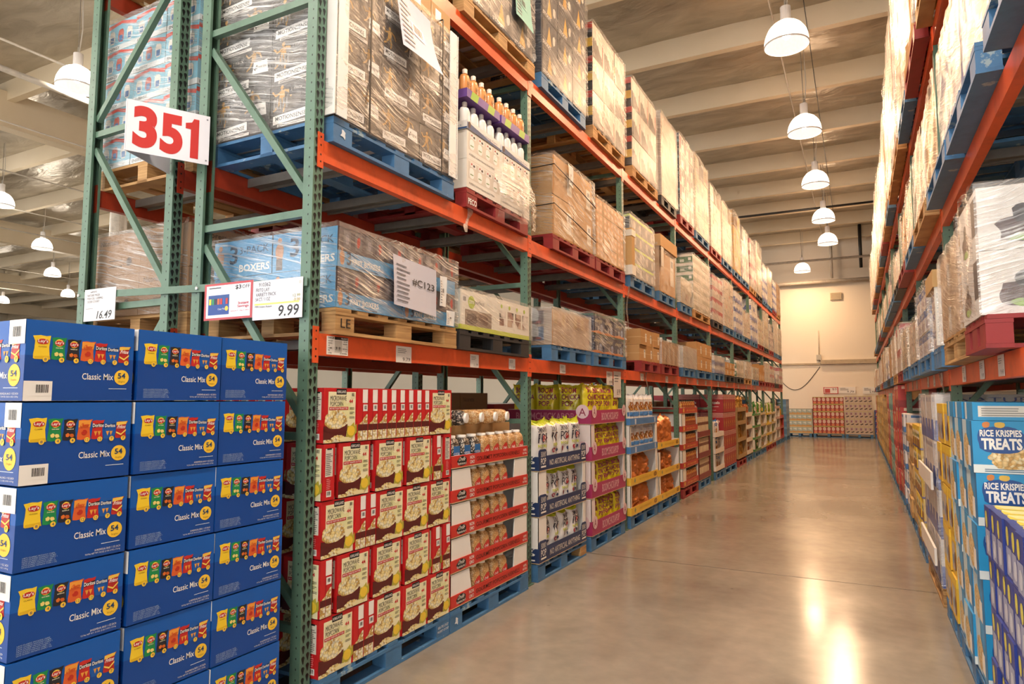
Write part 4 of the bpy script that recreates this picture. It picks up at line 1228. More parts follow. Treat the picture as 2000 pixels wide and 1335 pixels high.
def k_boxers(b, F, near=False, i=0):
    LB = hx('5FA0CC')
    b.rect(F, 0, 0, 1, 1, LB if near else hx('4B4348'), 1)
    if near:
        b.text(F, '3-PACK', .45, .6, .95, .8, hx('3C5C78'), 3, .01); b.text(F, 'BOXERS', .45, .12, .97, .32, WHITE, 3, .03); b.text(F, '3', .28, .35, .42, .85, hx('2E3E54'), 3, .02)
        body = hx('C08A66'); b.blob(F, .04, .3, .18, .75, body, 3, 'card', 1, 14, .9); b.disc(F, .11, .82, .035, body, 3)
        b.rect(F, .06, .05, .16, .35, hx('6A5E58'), 4)
        return
    b.poly(F, [(0, 0), (1, 0), (1, .42), (0, .40)], LB, 2)
    for q in range(6):
        u = .08 + q * .16
        b.rect(F, u, .5, u + .1, .95, hx('6C6468'), 2); b.blob(F, u + .02, .55, u + .08, .88, hx('B03830') if q % 2 else hx('8C8488'), 3, 'card', q, 10, .7)
    body = hx('C08A66'); b.blob(F, .03, .05, .10, .42, body, 3, 'card', 1, 14, .9); b.disc(F, .065, .46, .014, body, 3)
    b.text(F, '3', .13, .08, .19, .42, hx('2E3E54'), 3, .02); b.text(F, 'PACK', .20, .29, .28, .37, hx('24384E'), 3, .01)
    b.text(F, 'KNIT BOXERS', .20, .12, .62, .27, WHITE, 3, .03); b.lines(F, .3, .04, .6, .09, 1, hx('2E4E70'), 3)
def k_zone(b, F, near=False, i=0):
    b.rect(F, 0, 0, 1, 1, hx('E6E0D2'), 1)
    b.rect(F, 0, 0.0, 1, .12, hx('BFCB38'), 2)
    if i % 2 == 0:
        b.bars(F, .05, .68, .16, .85, 2, seed=3); b.disc(F, .28, .72, .085, hx('A9C02E'), 3); b.text(F, 'zone', .22, .68, .34, .77, WHITE, 4, .01); b.text(F, 'perfect', .36, .66, .62, .80, GREY, 3)
        b.rect(F, .12, .12, .82, .52, hx('8C7868'), 2); b.blob(F, .14, .14, .45, .46, hx('4A332A'), 3, 'card', 3, 18, .75); b.blob(F, .45, .16, .75, .5, hx('6A4A3A'), 4, 'card', 4, 18, .75)
    else:
        for q in range(4):
            u = .05 + q * .24
            b.disc(F, u + .06, .82, .03, hx('A9C02E'), 3); b.rect(F, u, .28, u + .19, .7, (1, 1, 1), 2, 'product_print'); b.rect(F, u, .48, u + .19, .5, hx('E6E0D2'), 3)
def k_quaker(b, F, near=False, i=0):
    b.rect(F, 0, 0, 1, 1, hx('C2A486'), 1)
    if near:
        for q in range(2):
            for w in range(2):
                u = .3 + q * .36; v = .12 + w * .45
                b.rect(F, u, v, u + .26, v + .38, hx('5A3430') if w else hx('4A6A94'), 2); b.disc(F, u + .13, v + .25, .08, WHITE, 3); b.rect(F, u + .03, v + .03, u + .23, v + .1, hx('B8483C'), 3)
    else:
        b.rect(F, .1, .55, .9, .95, hx('B8946E'), 2)
        for q in range(4):
            b.rect(F, .12 + q * .2, .6, .26 + q * .2, .9, hx('A87450') if q % 2 else hx('C8A260'), 3)
def k_always(b, F, near=False, i=0):
    b.rect(F, 0, 0, 1, 1, hx('26304E'), 1)
    b.poly(F, [(0, .0), (1, .0), (1, .10), (.5, .16), (0, .08)], hx('C87838'), 2); b.poly(F, [(0, .88), (.5, .96), (1, .86), (1, 1), (0, 1)], hx('3A5A4A'), 2)
    b.text(F, 'always', .1, .5, .85, .8, hx('D8CFA8'), 3, 0, shear=.2); b.disc(F, .75, .3, .12, hx('8CA0C4'), 3); b.text(F, '60ct', .66, .26, .84, .36, BLACK, 4)
    b.rect(F, .4, .15, .5, .4, hx('B8B8C0'), 3)
def k_tan(b, F, near=False, i=0):
    b.rect(F, 0, 0, 1, 1, hx('B58B5C') if i % 2 else hx('BC9364'), 1, 'kraft')
    b.rect(F, 0.0, .45, 1.0, .5, hx('C8A478'), 2, 'kraft')
    if not near:
        b.rect(F, .68, .2, .9, .75, hx('DDD4C4'), 3, 'paper'); b.bars(F, .7, .5, .88, .7, 4, seed=i)
    else:
        b.text(F, 'THIS SIDE UP', .3, .15, .7, .25, hx('7A5A38'), 3)
def k_orgrid(b, F, near=False, i=0):
    b.rect(F, 0, 0, 1, 1, hx('C09868'), 1, 'kraft')
    for q in range(2):
        for w in range(2):
            b.rect(F, .08 + q * .48, .1 + w * .46, .44 + q * .48, .46 + w * .46, hx('C8874A'), 2); b.rect(F, .14 + q * .48, .18 + w * .46, .38 + q * .48, .36 + w * .46, hx('D8B080'), 3)
def k_aveeno(b, F, near=False, i=0):
    b.rect(F, 0, 0, 1, 1, hx('E2DCD2'), 1)
    if near:
        b.text(F, 'Aveeno', .35, .48, .75, .64, hx('5A5650'), 2); b.rect(F, .3, .33, .82, .38, hx('5A7A58'), 2)
    else:
        b.rect(F, .04, .34, .96, .94, hx('D2C8BA'), 2)
        for q in range(4):
            u = .07 + q * .23
            b.blob(F, u, .36, u + .13, .74, hx('F0ECE6'), 3, 'card', 2, 16, .97, 3); b.rect(F, u + .02, .48, u + .11, .52, hx('7A9A68'), 4); b.rect(F, u + .02, .76, u + .18, .92, WHITE, 4); b.rect(F, u + .04, .84, u + .08, .9, hx('B04038'), 5); b.rect(F, u + .1, .8, u + .15, .88, hx('3A3634'), 5)
        b.text(F, 'AVEENO Active Naturals Body Wash', .06, .12, .8, .22, hx('4E4A44'), 3)
def k_blackgreen(b, F, near=False, i=0):
    b.rect(F, 0, 0, 1, 1, hx('2E3038') if near else hx('6A655E'), 1)
    b.rect(F, 0, .8, 1, .95, hx('B4CC2A'), 2)
    if near:
        b.text(F, 'SILK', .3, .4, .7, .55, hx('5A8AA0'), 2); b.lines(F, .3, .15, .7, .3, 2, hx('8CA0A8'), 2)
    else:
        for q in range(4):
            b.blob(F, .05 + q * .24, .1, .25 + q * .24, .75, hx('B8ACA0') if q % 2 else hx('4A4644'), 2, 'card', q + i, 14, .7)
def k_green(b, F, near=False, i=0):
    b.rect(F, 0, 0, 1, 1, hx('E2DACE'), 1)
    if near:
        b.rect(F, 0, .05, 1, .72, hx('3C6A3C'), 2); b.rect(F, .55, .15, .7, .45, hx('C8D0C0'), 3); b.rect(F, .85, .3, .95, .6, WHITE, 3); b.text(F, 'ORGANIC', .15, .3, .45, .5, WHITE, 3)
    else:
        b.rect(F, 0, .1, 1, .62, hx('C8C0AE'), 2); b.lines(F, .1, .2, .9, .55, 4, hx('8A8A78'), 3, i)
def k_thirty(b, F, near=False, i=0):
    if near:
        b.rect(F, 0, 0, 1, 1, hx('262222'), 1); b.rect(F, 0, .28, 1, .55, hx('D8B048'), 2); b.rect(F, .35, .33, .85, .5, hx('EDE6DA'), 3)
        b.rect(F, 0, .80, 1, 1, hx('B83A2C'), 2); b.text(F, '30', .5, .83, .85, .96, hx('E8C060'), 3, .02); b.lines(F, .2, .6, .8, .72, 2, hx('9A948C'), 3)
    else:
        b.rect(F, 0, 0, 1, 1, hx('CFC6BC'), 1); b.poly(F, [(.05, 0), (.95, 0), (.95, .2), (.7, .28), (.55, .4), (.4, .62), (.25, .55), (.12, .6), (.05, .5)], hx('4A423E'), 2); b.blob(F, .3, .45, .55, .95, hx('E4DED6'), 3, 'card', 4, 14, .85)
        b.rect(F, .85, .1, .93, .7, hx('A83430'), 3)
def k_darkgold(b, F, near=False, i=0):
    b.rect(F, 0, 0, 1, 1, hx('3E4048'), 1); b.poly(F, [(.35, .2), (.65, .2), (.5, .85)], hx('C89A3C'), 2); b.text(F, 'STOUT', .1, .06, .6, .18, WHITE, 3, .02); b.blob(F, .7, .3, .9, .7, hx('C8C4BC'), 2, 'card', i, 10, .7)
    b.rect(F, .05, .5, .2, .9, hx('26282E'), 2)
def k_white(b, F, near=False, i=0):
    b.rect(F, 0, 0, 1, 1, hx('CCBFB0'), 1); b.rect(F, .1, .3, .5, .4, hx('8A8078'), 2); b.rect(F, 0, .9, 1, .94, hx('A89A8A'), 2)
    if i % 2:
        b.rect(F, .7, .6, .9, .85, hx('B8503F'), 2)
def k_whitered(b, F, near=False, i=0):
    b.rect(F, 0, 0, 1, 1, hx('C8BAB0'), 1); b.poly(F, [(0, .75), (1, .6), (1, 1), (0, 1)], hx('A83040'), 2); b.lines(F, .15, .15, .85, .5, 3, hx('A8A0A0'), 2)
def k_bluewhite(b, F, near=False, i=0):
    b.rect(F, 0, 0, 1, 1, hx('DDD8D6'), 1); b.rect(F, 0, .0, 1, .45, hx('4C60A8'), 2); b.blob(F, .3, .2, .7, .8, hx('E8E2DA'), 3, 'card', i, 12, .8); b.text(F, 'NATURALS', .15, .84, .85, .94, hx('4C60A8'), 2)
def k_mixed(b, F, near=False, i=0):
    if near:
        b.rect(F, 0, 0, 1, 1, hx('1E3A50'), 1); b.poly(F, [(0, .2), (1, .45), (1, .6), (0, .35)], hx('6AA0B4'), 2); b.text(F, 'GLACIER', .3, .7, .9, .85, WHITE, 2)
    else:
        b.rect(F, 0, 0, 1, 1, hx('C0B4AC'), 1); b.rect(F, .1, .1, .42, .9, hx('8C4450'), 2); b.rect(F, .5, .05, .9, .5, hx('E2DAD0'), 2); b.rect(F, .55, .55, .85, .9, hx('4A4858'), 2)
def k_energy(b, F, near=False, i=0):
    b.rect(F, 0, 0, 1, 1, hx('7FB4C8'), 1); b.poly(F, [(0, .78), (.5, .9), (1, .7), (1, .84), (.5, 1), (0, .92)], hx('C8483C'), 2); b.rect(F, 0, .0, 1, .18, hx('D8DCDC'), 2)
    b.text(F, 'ENERGY', .05, .04, .45, .14, GREY, 3, .02)
    for q in range(3):
        b.blob(F, .08 + q * .3, .25, .28 + q * .3, .72, hx('B8503F') if q % 2 else hx('D8D0C4'), 3, 'card', q, 12, .9, 4); b.rect(F, .12 + q * .3, .3, .24 + q * .3, .5, hx('3C6A9C'), 4)
def k_brownbox(b, F, near=False, i=0):
    b.rect(F, 0, 0, 1, 1, hx('9C7C60'), 1, 'kraft'); b.text(F, 'Nicorette', .1, .75, .5, .88, hx('4A3424'), 2, .01)
    b.rect(F, .3, .2, .6, .23, hx('4A3424'), 2); b.rect(F, .3, .35, .6, .37, hx('4A3424'), 2); b.disc(F, .75, .3, .06, hx('4A3424'), 2)
def k_veggie(b, F, near=False, i=0):
    b.rect(F, 0, 0, 1, 1, hx('DDD6CE'), 1)
    if near or True:
        b.blob(F, .1, .08, .55, .55, hx('4A3230'), 2, 'card', i, 16, .7); b.blob(F, .2, .1, .5, .25, hx('8CB050'), 3, 'card', i + 2, 12, .7); b.blob(F, .25, .4, .42, .7, hx('2E2628'), 3, 'card', i + 4, 12, .8)
        b.rect(F, .7, .3, .98, .9, hx('58504E'), 2)
def k_qtips(b, F, near=False, i=0):
    b.rect(F, 0, 0, 1, 1, hx('D6D4D6'), 1)
    b.rect(F, 0, .62, 1, .95, hx('2F5E9E'), 2); b.text(F, 'Q-tips', .2, .68, .8, .88, WHITE, 3, .01)
    b.blob(F, .1, .05, .9, .5, hx('A9A4B4'), 2, 'card', i, 20, .7)
def k_ebox(b, F, near=False, i=0):
    b.rect(F, 0, 0, 1, 1, hx('C9A468'), 1, 'kraft'); b.text(F, 'e', .6, .3, .85, .6, BLACK, 2, .02); b.rect(F, .55, .5, .9, .54, BLACK, 2)
def k_cream(b, F, near=False, i=0):
    b.rect(F, 0, 0, 1, 1, hx('C8BAA2'), 1); b.lines(F, .1, .2, .9, .8, 5, hx('8E8068'), 2, i); b.rect(F, .55, .1, .9, .45, hx('9A5A54') if i % 2 else hx('6A6E7A'), 3)
KD = {'degree': (k_degree, 'dark deodorant cartons'), 'boxers': (k_boxers, 'blue knit boxer cartons'), 'zone': (k_zone, 'white nutrition bar cartons'), 'quaker': (k_quaker, 'tan oatmeal cartons'),
      'always': (k_always, 'navy packs'), 'tan': (k_tan, 'brown cardboard cartons'), 'orgrid': (k_orgrid, 'tan cartons printed with orange squares'), 'aveeno': (k_aveeno, 'white body wash cartons'),
      'blackgreen': (k_blackgreen, 'black and lime cartons'), 'green': (k_green, 'white cartons with green ends'), 'thirty': (k_thirty, 'black and white cartons with red corners'),
      'darkgold': (k_darkgold, 'dark cartons with gold triangles'), 'white': (k_white, 'white cartons'), 'whitered': (k_whitered, 'white cartons with red tops'), 'bluewhite': (k_bluewhite, 'blue and white packs'),
      'mixed': (k_mixed, 'mixed white and wine cartons'), 'energy': (k_energy, 'light blue energy drink packs'), 'brownbox': (k_brownbox, 'brown printed cartons'), 'veggie': (k_veggie, 'white food processor cartons'),
      'qtips': (k_qtips, 'cotton swab packs'), 'ebox': (k_ebox, 'tan cartons with an e mark'), 'cream': (k_cream, 'cream cartons')}
def load_carton(kind, D, W, H, var):
    key = ('lc', kind, round(D, 2), round(W, 2), round(H, 2), var)
    if key not in cache:
        b = MB(); kr = kind in ('tan', 'orgrid', 'brownbox', 'ebox')
        b.box(-D, 0, 0, W, 0, H, hx('B58B5C') if kr else hx('D8D0C6'), 'kraft' if kr else 'card')
        A, N, Fr, Bk, T = carton_faces(D, W, H)
        KD[kind][0](b, A, False, var); KD[kind][0](b, N, True, var); KD[kind][0](b, Fr, True, var)
        cache[key] = b.mesh('carton')
    return cache[key]

def wrap_mb(L, D, H, seed, mat, amp=0.012, bulge=None, droop=0.0, front=False):
    b = MB(); b.smooth = True
    off = Vector((seed * 3.7, seed * 1.9, seed * 5.1)); e = 0.012
    def shell(c0, U, V, N, lu, lv, nu, nv):
        vs = []
        for j in range(nv + 1):
            for i in range(nu + 1):
                p = Vector(c0) + Vector(U) * (lu * i / nu) + Vector(V) * (lv * j / nv)
                edge = min(i, nu - i, 2) / 2 * 1.0
                n = noise.noise(p * 5 + off) + 0.6 * noise.noise(p * 14 + off)
                d = 0.5 * amp + amp * n * (0.3 + 0.7 * edge)
                if bulge and N[0] > 0:
                    q = (p - Vector(bulge[:3])).length
                    d += bulge[4] * max(0, 1 - (q / bulge[3]) ** 2) ** 0.7 * (1 + 0.35 * noise.noise(p * 18))
                if j == 0 and droop:
                    p = p + Vector((0, 0, -droop * abs(noise.noise(Vector((i * 0.7, seed, 0))))))
                vs.append(p + Vector(N) * max(0.001, d) + Vector((0, 0, 0)))
        b.add(vs, [(j * (nu + 1) + i, j * (nu + 1) + i + 1, (j + 1) * (nu + 1) + i + 1, (j + 1) * (nu + 1) + i) for j in range(nv) for i in range(nu)], (1, 1, 1), mat)
    k = 2 if L < 1.4 and seed < 40 else 1
    nu, nv, nd_ = 12 * k, max(6, int(H / 0.09)) * k, 8 * k
    shell((e, -e, 0.0), (0, 1, 0), (0, 0, 1), (1, 0, 0), L + 2 * e, H + e, nu, nv)
    if front:
        return b
    shell((-D - e, -e, 0.0), (1, 0, 0), (0, 0, 1), (0, -1, 0), D + 2 * e, H + e, nd_, nv)
    shell((e, L + e, 0.0), (-1, 0, 0), (0, 0, 1), (0, 1, 0), D + 2 * e, H + e, nd_, nv)
    shell((-D - e, -e, H + e), (1, 0, 0), (0, 1, 0), (0, 0, 1), D + 2 * e, L + 2 * e, 4, 5)
    return b

def load(side, y0, y1, z, zt, kind, pal, lab, nc=3, nr=4, depth=2, film_='stretch_film', extra=None, seed=1, D=0.96, xo=0.0, plab=None, mark=None, far=False, amp=0.012, bulge=None, jitter=0.0, pal_h=0.145, inset=0.0):
    """pallet plus wrapped load; y0..y1 world span, z shelf height, zt top of goods"""
    L = y1 - y0
    if side == 'L':
        loc = (-2.445 + xo, y0, z + 0.001); rz = 0.0
    elif side == 'R':
        loc = (0.50 - xo, y1, z + 0.001); rz = math.pi
    else:
        loc = (side, y0, z + 0.001); rz = 0.0
    if plab:
        pass
    pallet(round(L, 1), 1.0, pal, loc, plab or ('%s pallet under the %s' % (PCOL[pal][1], lab[1])), rz, parts=not far, mark=mark)
    lz = loc[2] + pal_h
    r = empty('wrapped_load', (loc[0] + (inset if side == 'R' else -inset), loc[1], lz), rz)
    D = D - inset
    H = zt - z - pal_h
    h = H / nr; w = L / nc; d = D / depth
    rr = random.Random(seed)
    if far:
        b = MB(); kr = kind in ('tan', 'orgrid', 'brownbox', 'ebox')
        for i in range(nc):
            for j in range(nr):
                x = -rr.uniform(0, .01)
                if j == nr - 1 and nr > 1 and rr.random() < .35:
                    continue
                b.box(-D, x, i * w + .003, (i + 1) * w - .003, j * h + .0, (j + 1) * h - .004, hx('B58B5C') if kr else hx('D8D0C6'), 'kraft' if kr else 'card')
                KD[kind][0](b, Face((x, i * w + .003, j * h), (0, 1, 0), (0, 0, 1), w - .006, h - .004), False, i + j)
        for j in range(nr):
            for q in range(2):
                KD[kind][0](b, Face((-D + q * D / 2, .003, j * h), (1, 0, 0), (0, 0, 1), D / 2, h - .004), True, j)
                KD[kind][0](b, Face((-D / 2 + q * D / 2, L - .003, j * h), (-1, 0, 0), (0, 0, 1), D / 2, h - .004), True, j)
        obj('cartons', b, r)
    else:
        for j in range(nr):
            for i in range(nc):
                for q in range(depth):
                    if q and 0 < i < nc - 1 and j < nr - 1:
                        continue
                    me = load_carton(kind, d - .004, w - .006, h - .003, (i + j) % 2)
                    obj('carton', me, r, (-q * d - rr.uniform(0, .008) - jitter * rr.random(), i * w + .003 + rr.uniform(-.002, .002), j * h + .0005))
    if film_:
        obj('stretch_wrap', wrap_mb(L, D, H, seed, film_, amp, bulge, droop=0.0), r)
    if extra:
        extra(r, L, D, H)
    return tag(r, lab[0], 'pallet load', 'wrapped pallet loads')

def corner_boards(r, L, D, H, w=0.08, col=WHITE, front_only=True):
    for y0 in (0, L - w):
        b = MB(); b.box(0.012, 0.02, y0, y0 + w, -.0, H + .01, col, 'card')
        yy = -0.02 if y0 == 0 else L + .012
        b.box(-w, 0.02, yy, yy + .008, 0.0, H + .01, col, 'card')
        obj('corner_board', b, r)
def straps(r, L, D, H, ys):
    for y in ys:
        b = MB(); b.box(0.026, 0.029, y - .006, y + .006, -0.02, H + .03, mat='black_strap'); b.box(-D, 0.029, y - .006, y + .006, H + .027, H + .03, mat='black_strap')
        obj('strap', b, r)
def sheet(r, y, z, w, h, col=WHITE, big=None, curl=0.0, tilt=0.0, x=0.03, name='paper_label'):
    b = MB(); n = 8; vs = []
    for j in range(n + 1):
        for i in range(n + 1):
            u, v = i / n, j / n
            vs.append((x + curl * (1 - v) ** 2 * (0.4 + u) + .004 * math.sin(u * 5 + v * 3), y + u * w + tilt * (1 - v) * h, z + v * h - tilt * u * w))
    b.add(vs, [(j * (n + 1) + i, j * (n + 1) + i + 1, (j + 1) * (n + 1) + i + 1, (j + 1) * (n + 1) + i) for j in range(n) for i in range(n)], col, 'paper')
    def bend(uu, vv, l):
        u, v = uu / w, vv / h
        return Vector((x + curl * (1 - v) ** 2 * (0.4 + u) + .004 * math.sin(u * 5 + v * 3) + .002 + l * 1.5, y + u * w + tilt * (1 - v) * h, z + v * h - tilt * u * w))
    F = Face((0, 0, 0), (0, 1, 0), (0, 0, 1), w, h, bend=bend)
    if big:
        b.text(F, big, .42, .5, .94, .66, GREY, 2, .01)
    b.lines(F, .06, .1, .4, .9, 9, hx('7A767A'), 1, 3, .3)
    if not big:
        b.bars(F, .35, .4, .7, .62, 1, bg=col)
    obj(name, b, r)

# ------------------------------------------------------------------ left rack, lowest shelf
def ex1(r, L, D, H):
    sheet(r, .44, 0.07, .45, .30, hx('CFCAD2'), '#C123', tilt=.06); sheet(r, .94, .12, .08, .2, tilt=.0); sheet(r, 1.02, -.0, .10, .1)
load('L', 2.68, 3.86, B1, 2.47, 'boxers', 'natural', ('film wrapped blue boxer cartons above the price tag nearest the end post', 'wrapped boxer cartons'), 2, 2, 2, extra=ex1, seed=2, mark='LE')
load('L', 3.92, 5.03, B1, 2.31, 'zone', 'black', ('white nutrition bar cartons with lime discs on a black pallet', 'nutrition bar cartons'), 2, 1, 1, extra=None, seed=3, film_='clear_plastic')
load('L', 5.48, 6.44, B1, 2.36, 'quaker', 'blue', ('low film wrapped tan oatmeal load on the lowest left shelf', 'wrapped oatmeal load'), 2, 1, 1, film_='cloudy_film', seed=4)
load('L', 6.56, 7.62, B1, 2.44, 'always', 'blue', ('navy packs with orange wavy bands under loose film', 'navy packs'), 3, 2, 2, seed=5, jitter=.02)
load('L', 8.30, 9.20, B1, 2.44, 'tan', 'red', ('stepped brown cartons with white labels on the red pallet, lowest shelf', 'stepped brown cartons'), 3, 2, 2, film_=None, seed=6, jitter=.03)
load('L', 9.28, 10.28, B1, 2.35, 'tan', 'red', ('shallow wrapped brown cartons right of the stepped brown cartons', 'shallow brown cartons'), 4, 1, 1, film_='cloudy_film', seed=7)
def pos(side, tier, n):
    return '%s shelf, %s bay' % (TN[tier], ORD[n])
FAR1 = [(10.55, 11.5, 2.36, 'white', 'blue', 'cloudy_film'), (11.62, 12.9, 2.52, 'tan', 'blue', None), (13.1, 14.2, 2.36, 'bluewhite', 'blue', 'cloudy_film'), (14.3, 15.5, 2.3, 'tan', 'black', None),
        (15.75, 16.8, 2.4, 'green', 'black', 'stretch_film'), (16.95, 18.1, 2.45, 'white', 'natural', 'stretch_film'), (18.4, 19.5, 2.35, 'cream', 'blue', 'stretch_film'), (19.65, 20.8, 2.5, 'tan', 'red', None),
        (21.0, 22.1, 2.6, 'white', 'red', 'stretch_film'), (22.3, 23.4, 2.55, 'whitered', 'red', 'stretch_film'), (23.7, 24.7, 2.35, 'mixed', 'black', 'stretch_film'), (24.9, 26.0, 2.6, 'whitered', 'red', 'stretch_film')]
for i, (a, c, t, kd, pl, fm) in enumerate(FAR1):
    w = '%s load on the lowest left shelf, %s from the second brown pair' % (KD[kd][1].replace('cartons', 'carton'), ORD[i])
    load('L', a, c, B1, t, kd, pl, ('%s, lowest left shelf, %s after the shallow brown load' % (KD[kd][1], ORD[i]), '%s low load on the left, %s far one' % (KD[kd][1].split()[0], ORD[i])), 3, 2, 1, fm, seed=50 + i, far=i > 3)

# ------------------------------------------------------------------ left rack, middle shelf
def ex2(r, L, D, H):
    corner_boards(r, L, D, H); straps(r, L, D, H, [.26, 1.0]); sheet(r, .45, .62, .36, .36, hx('D8D2DA'), None, .06, .14, .05)
    b = MB(); rr = random.Random(4)
    for i in range(3):
        b.box(-.34, -.02, .45 + i * .24, .45 + i * .24 + .23, 0.002, .14, TAN2, 'kraft'); b.rect(Face((-.02, .45 + i * .24, 0), (0, 1, 0), (0, 0, 1), .23, .14), .2, .25, .5, .8, WHITE, 1); b.rect(Face((-.02, .45 + i * .24, 0), (0, 1, 0), (0, 0, 1), .23, .14), .0, .0, .05, .8, hx('A07848'), 1)
    o = obj('top_carton', b, r, (0, 0, H)); 
load('L', 2.63, 3.82, B2, 4.08, 'degree', 'blue', ('tall dark deodorant load with white corner boards and black straps', 'dark deodorant load'), 3, 4, 2, extra=ex2, seed=8, mark='x')
load('L', 4.00, 5.04, B2, 3.49, 'aveeno', 'red', ('white body wash cartons with bottle trays on top and ballooning film', 'white body wash cartons'), 2, 2, 2, film_=None, seed=9, mark='PECO',
     extra=lambda r, L, D, H: obj('loose_film', wrap_mb(.58, .4, .46, 12, 'stretch_film', .02, bulge=(0, .30, .14, .36, .14), front=True), r, (.002, .38, -.14)))
# bottles on the body wash load
def bottle(col, txt, txtcol, h, r, cap):
    root = empty('bottle'); b = MB(); b.smooth = True
    b.lathe([(r * .92, 0), (r, .01), (r, h * .68), (r * .8, h * .78), (r * .35, h * .82), (r * .33, h * .84)], (0, 0, 0), 14, col, 'plastic', sx=.75); obj('bottle_body', b, root)
    b = MB(); b.smooth = True; b.lathe([(r * .4, h * .84), (r * .4, h * .98), (r * .3, h)], (0, 0, 0), 12, cap, 'plastic'); obj('cap', b, root)
    if txt:
        b = MB(); F = Face((r * .75 + .002, -r * .7, h * .2), (0, 1, 0), (0, 0, 1), r * 1.4, h * .4)
        b.text(F, txt[0], .1, .55, .9, .85, txtcol, 1); b.text(F, txt[1], .1, .15, .9, .45, txtcol, 1); obj('printed_label', b, root)
    return root
wb = bottle(hx('E4E0DC'), None, None, .225, .05, hx('DCD8D2')); obb = bottle(hx('DC9456'), ('BED', 'HEAD'), hx('6A4A2A'), .235, .05, hx('EAD8C4'))
def botray(x0, y0, z, L, D, col, accent, lab, txt):
    b = MB(); b.box(-D, 0, 0, L, 0, .006, col); b.box(-.006, 0, 0, L, .006, .065, col); b.box(-D, -.006, 0, .006, .006, .065, col); b.box(-D, -.006, L - .006, L, .006, .065, col); b.box(-D, -D + .006, .006, L - .006, .006, .065, col)
    A = Face((0, 0, 0), (0, 1, 0), (0, 0, 1), L, .065); N = Face((-D, -.006, 0), (1, 0, 0), (0, 0, 1), D, .065)
    for F in (A, N):
        b.poly(F, [(0, 0), (1, 0), (1, .2), (.6, .3), (0, .8)] if txt else [(.1, 0), (.3, 0), (.35, 1), (.15, 1)], accent, 1)
        if txt:
            b.text(F, txt, .3, .3, .9, .6, hx('6A7A9A'), 2); b.blob(F, .02, .1, .1, .95, hx('4A2A24'), 2, 'card', 1, 10, .8)
        else:
            b.poly(F, [(.6, 0), (.8, 0), (.85, 1), (.65, 1)], accent, 1)
    for k in range(int(L / .13)):
        b.box(-.16, -.155, .1 + k * .13, .1 + k * .13 + .11, .006, .22, hx('D8CCC0'), 'kraft')
    return tag(obj('bottle_tray', b, None, (x0, y0, z)), lab, 'tray', 'bottle trays on the body wash load')
z1 = 3.492
for q, (y, z) in enumerate([(4.0, z1), (4.53, z1)]):
    botray(-2.445, y, z, .50, .45, hx('DEDAD6'), hx('34507C'), 'white tray with navy swoosh holding white bottles, %s one' % ['left', 'right'][q], 'Nourishing Care')
    for i in range(4):
        place(wb, (-2.51, y + .065 + i * .122, z + .0065), 0, 'white bottle in the %s tray above the body wash, %s from left' % (['left', 'right'][q], ORD[i]), 'bottle', 'white bottles')
    botray(-2.45, y, z + .242, .50, .45, hx('6A4A94'), hx('93B83A'), 'purple and lime tray holding orange bottles, %s one' % ['left', 'right'][q], None)
    for i in range(4):
        place(obb, (-2.51, y + .065 + i * .122, z + .249), 0, 'orange bottle in the %s purple tray, %s from left' % (['left', 'right'][q], ORD[i]), 'bottle', 'orange bottles')
def ex3(r, L, D, H):
    straps(r, L, D, H * .98, []); 
    for zz in (.25, .62):
        b = MB(); b.tube([(-D, -.03, zz), (.03, -.03, zz + .02), (.035, L * .5, zz - .05), (.03, L, zz - .12)], .005, 5, mat='black_strap'); obj('strap', b, r)
    sheet(r, .3, .55, .12, .2, tilt=.1)
load('L', 5.52, 6.58, B2, 3.82, 'tan', 'red', ('plain brown cartons with dark straps on the middle left shelf', 'strapped brown cartons'), 2, 2, 2, extra=ex3, seed=10, jitter=.02)
load('L', 6.66, 7.62, B2, 3.72, 'orgrid', 'red', ('tan cartons with orange printed squares next to the strapped brown cartons', 'orange printed cartons'), 4, 4, 2, seed=11)
def ex4(r, L, D, H):
    b = MB(); b.box(-.1, .03, -.03, .09, .12, H - .2, hx('C09A68'), 'kraft'); obj('corner_board', b, r)
    for za, zb in ((H * .62, H * .72), (.0, .12)):
        b = MB(); b.box(-.3, .035, -.034, .12, za, zb, hx('DCD6CC'), 'card'); obj('foam_corner', b, r)
load('L', 7.87, 8.93, B2, 3.84, 'blackgreen', 'blue', ('black and lime cartons with a tan corner board on the middle shelf', 'black and lime cartons'), 2, 4, 2, extra=ex4, seed=12)
def ex5(r, L, D, H):
    b = MB(); b.box(-D - .02, .03, -.02, L + .02, H - .16, H + .01, hx('C8A274'), 'kraft'); obj('lid', b, r)
    b = MB(); b.box(.031, .034, .0, .14, H - .45, H - .17, hx('DDD4C8'), 'paper'); obj('corner_tape', b, r)
load('L', 9.22, 10.15, B2, 3.86, 'tan', 'blue', ('tall plain tan carton with a lid on the middle shelf', 'tall lidded tan carton'), 1, 1, 1, extra=ex5, seed=13, film_='clear_plastic')
load('L', 10.48, 11.3, B2, 3.45, 'cream', 'blue', ('short film wrapped cream load before the green ended cartons', 'short cream load'), 3, 1, 1, film_='cloudy_film', seed=14)
load('L', 11.42, 12.85, B2, 4.02, 'green', 'natural', ('stack of white flat cartons with green ends on the middle shelf', 'green ended cartons'), 2, 6, 2, seed=15, film_='stretch_film')
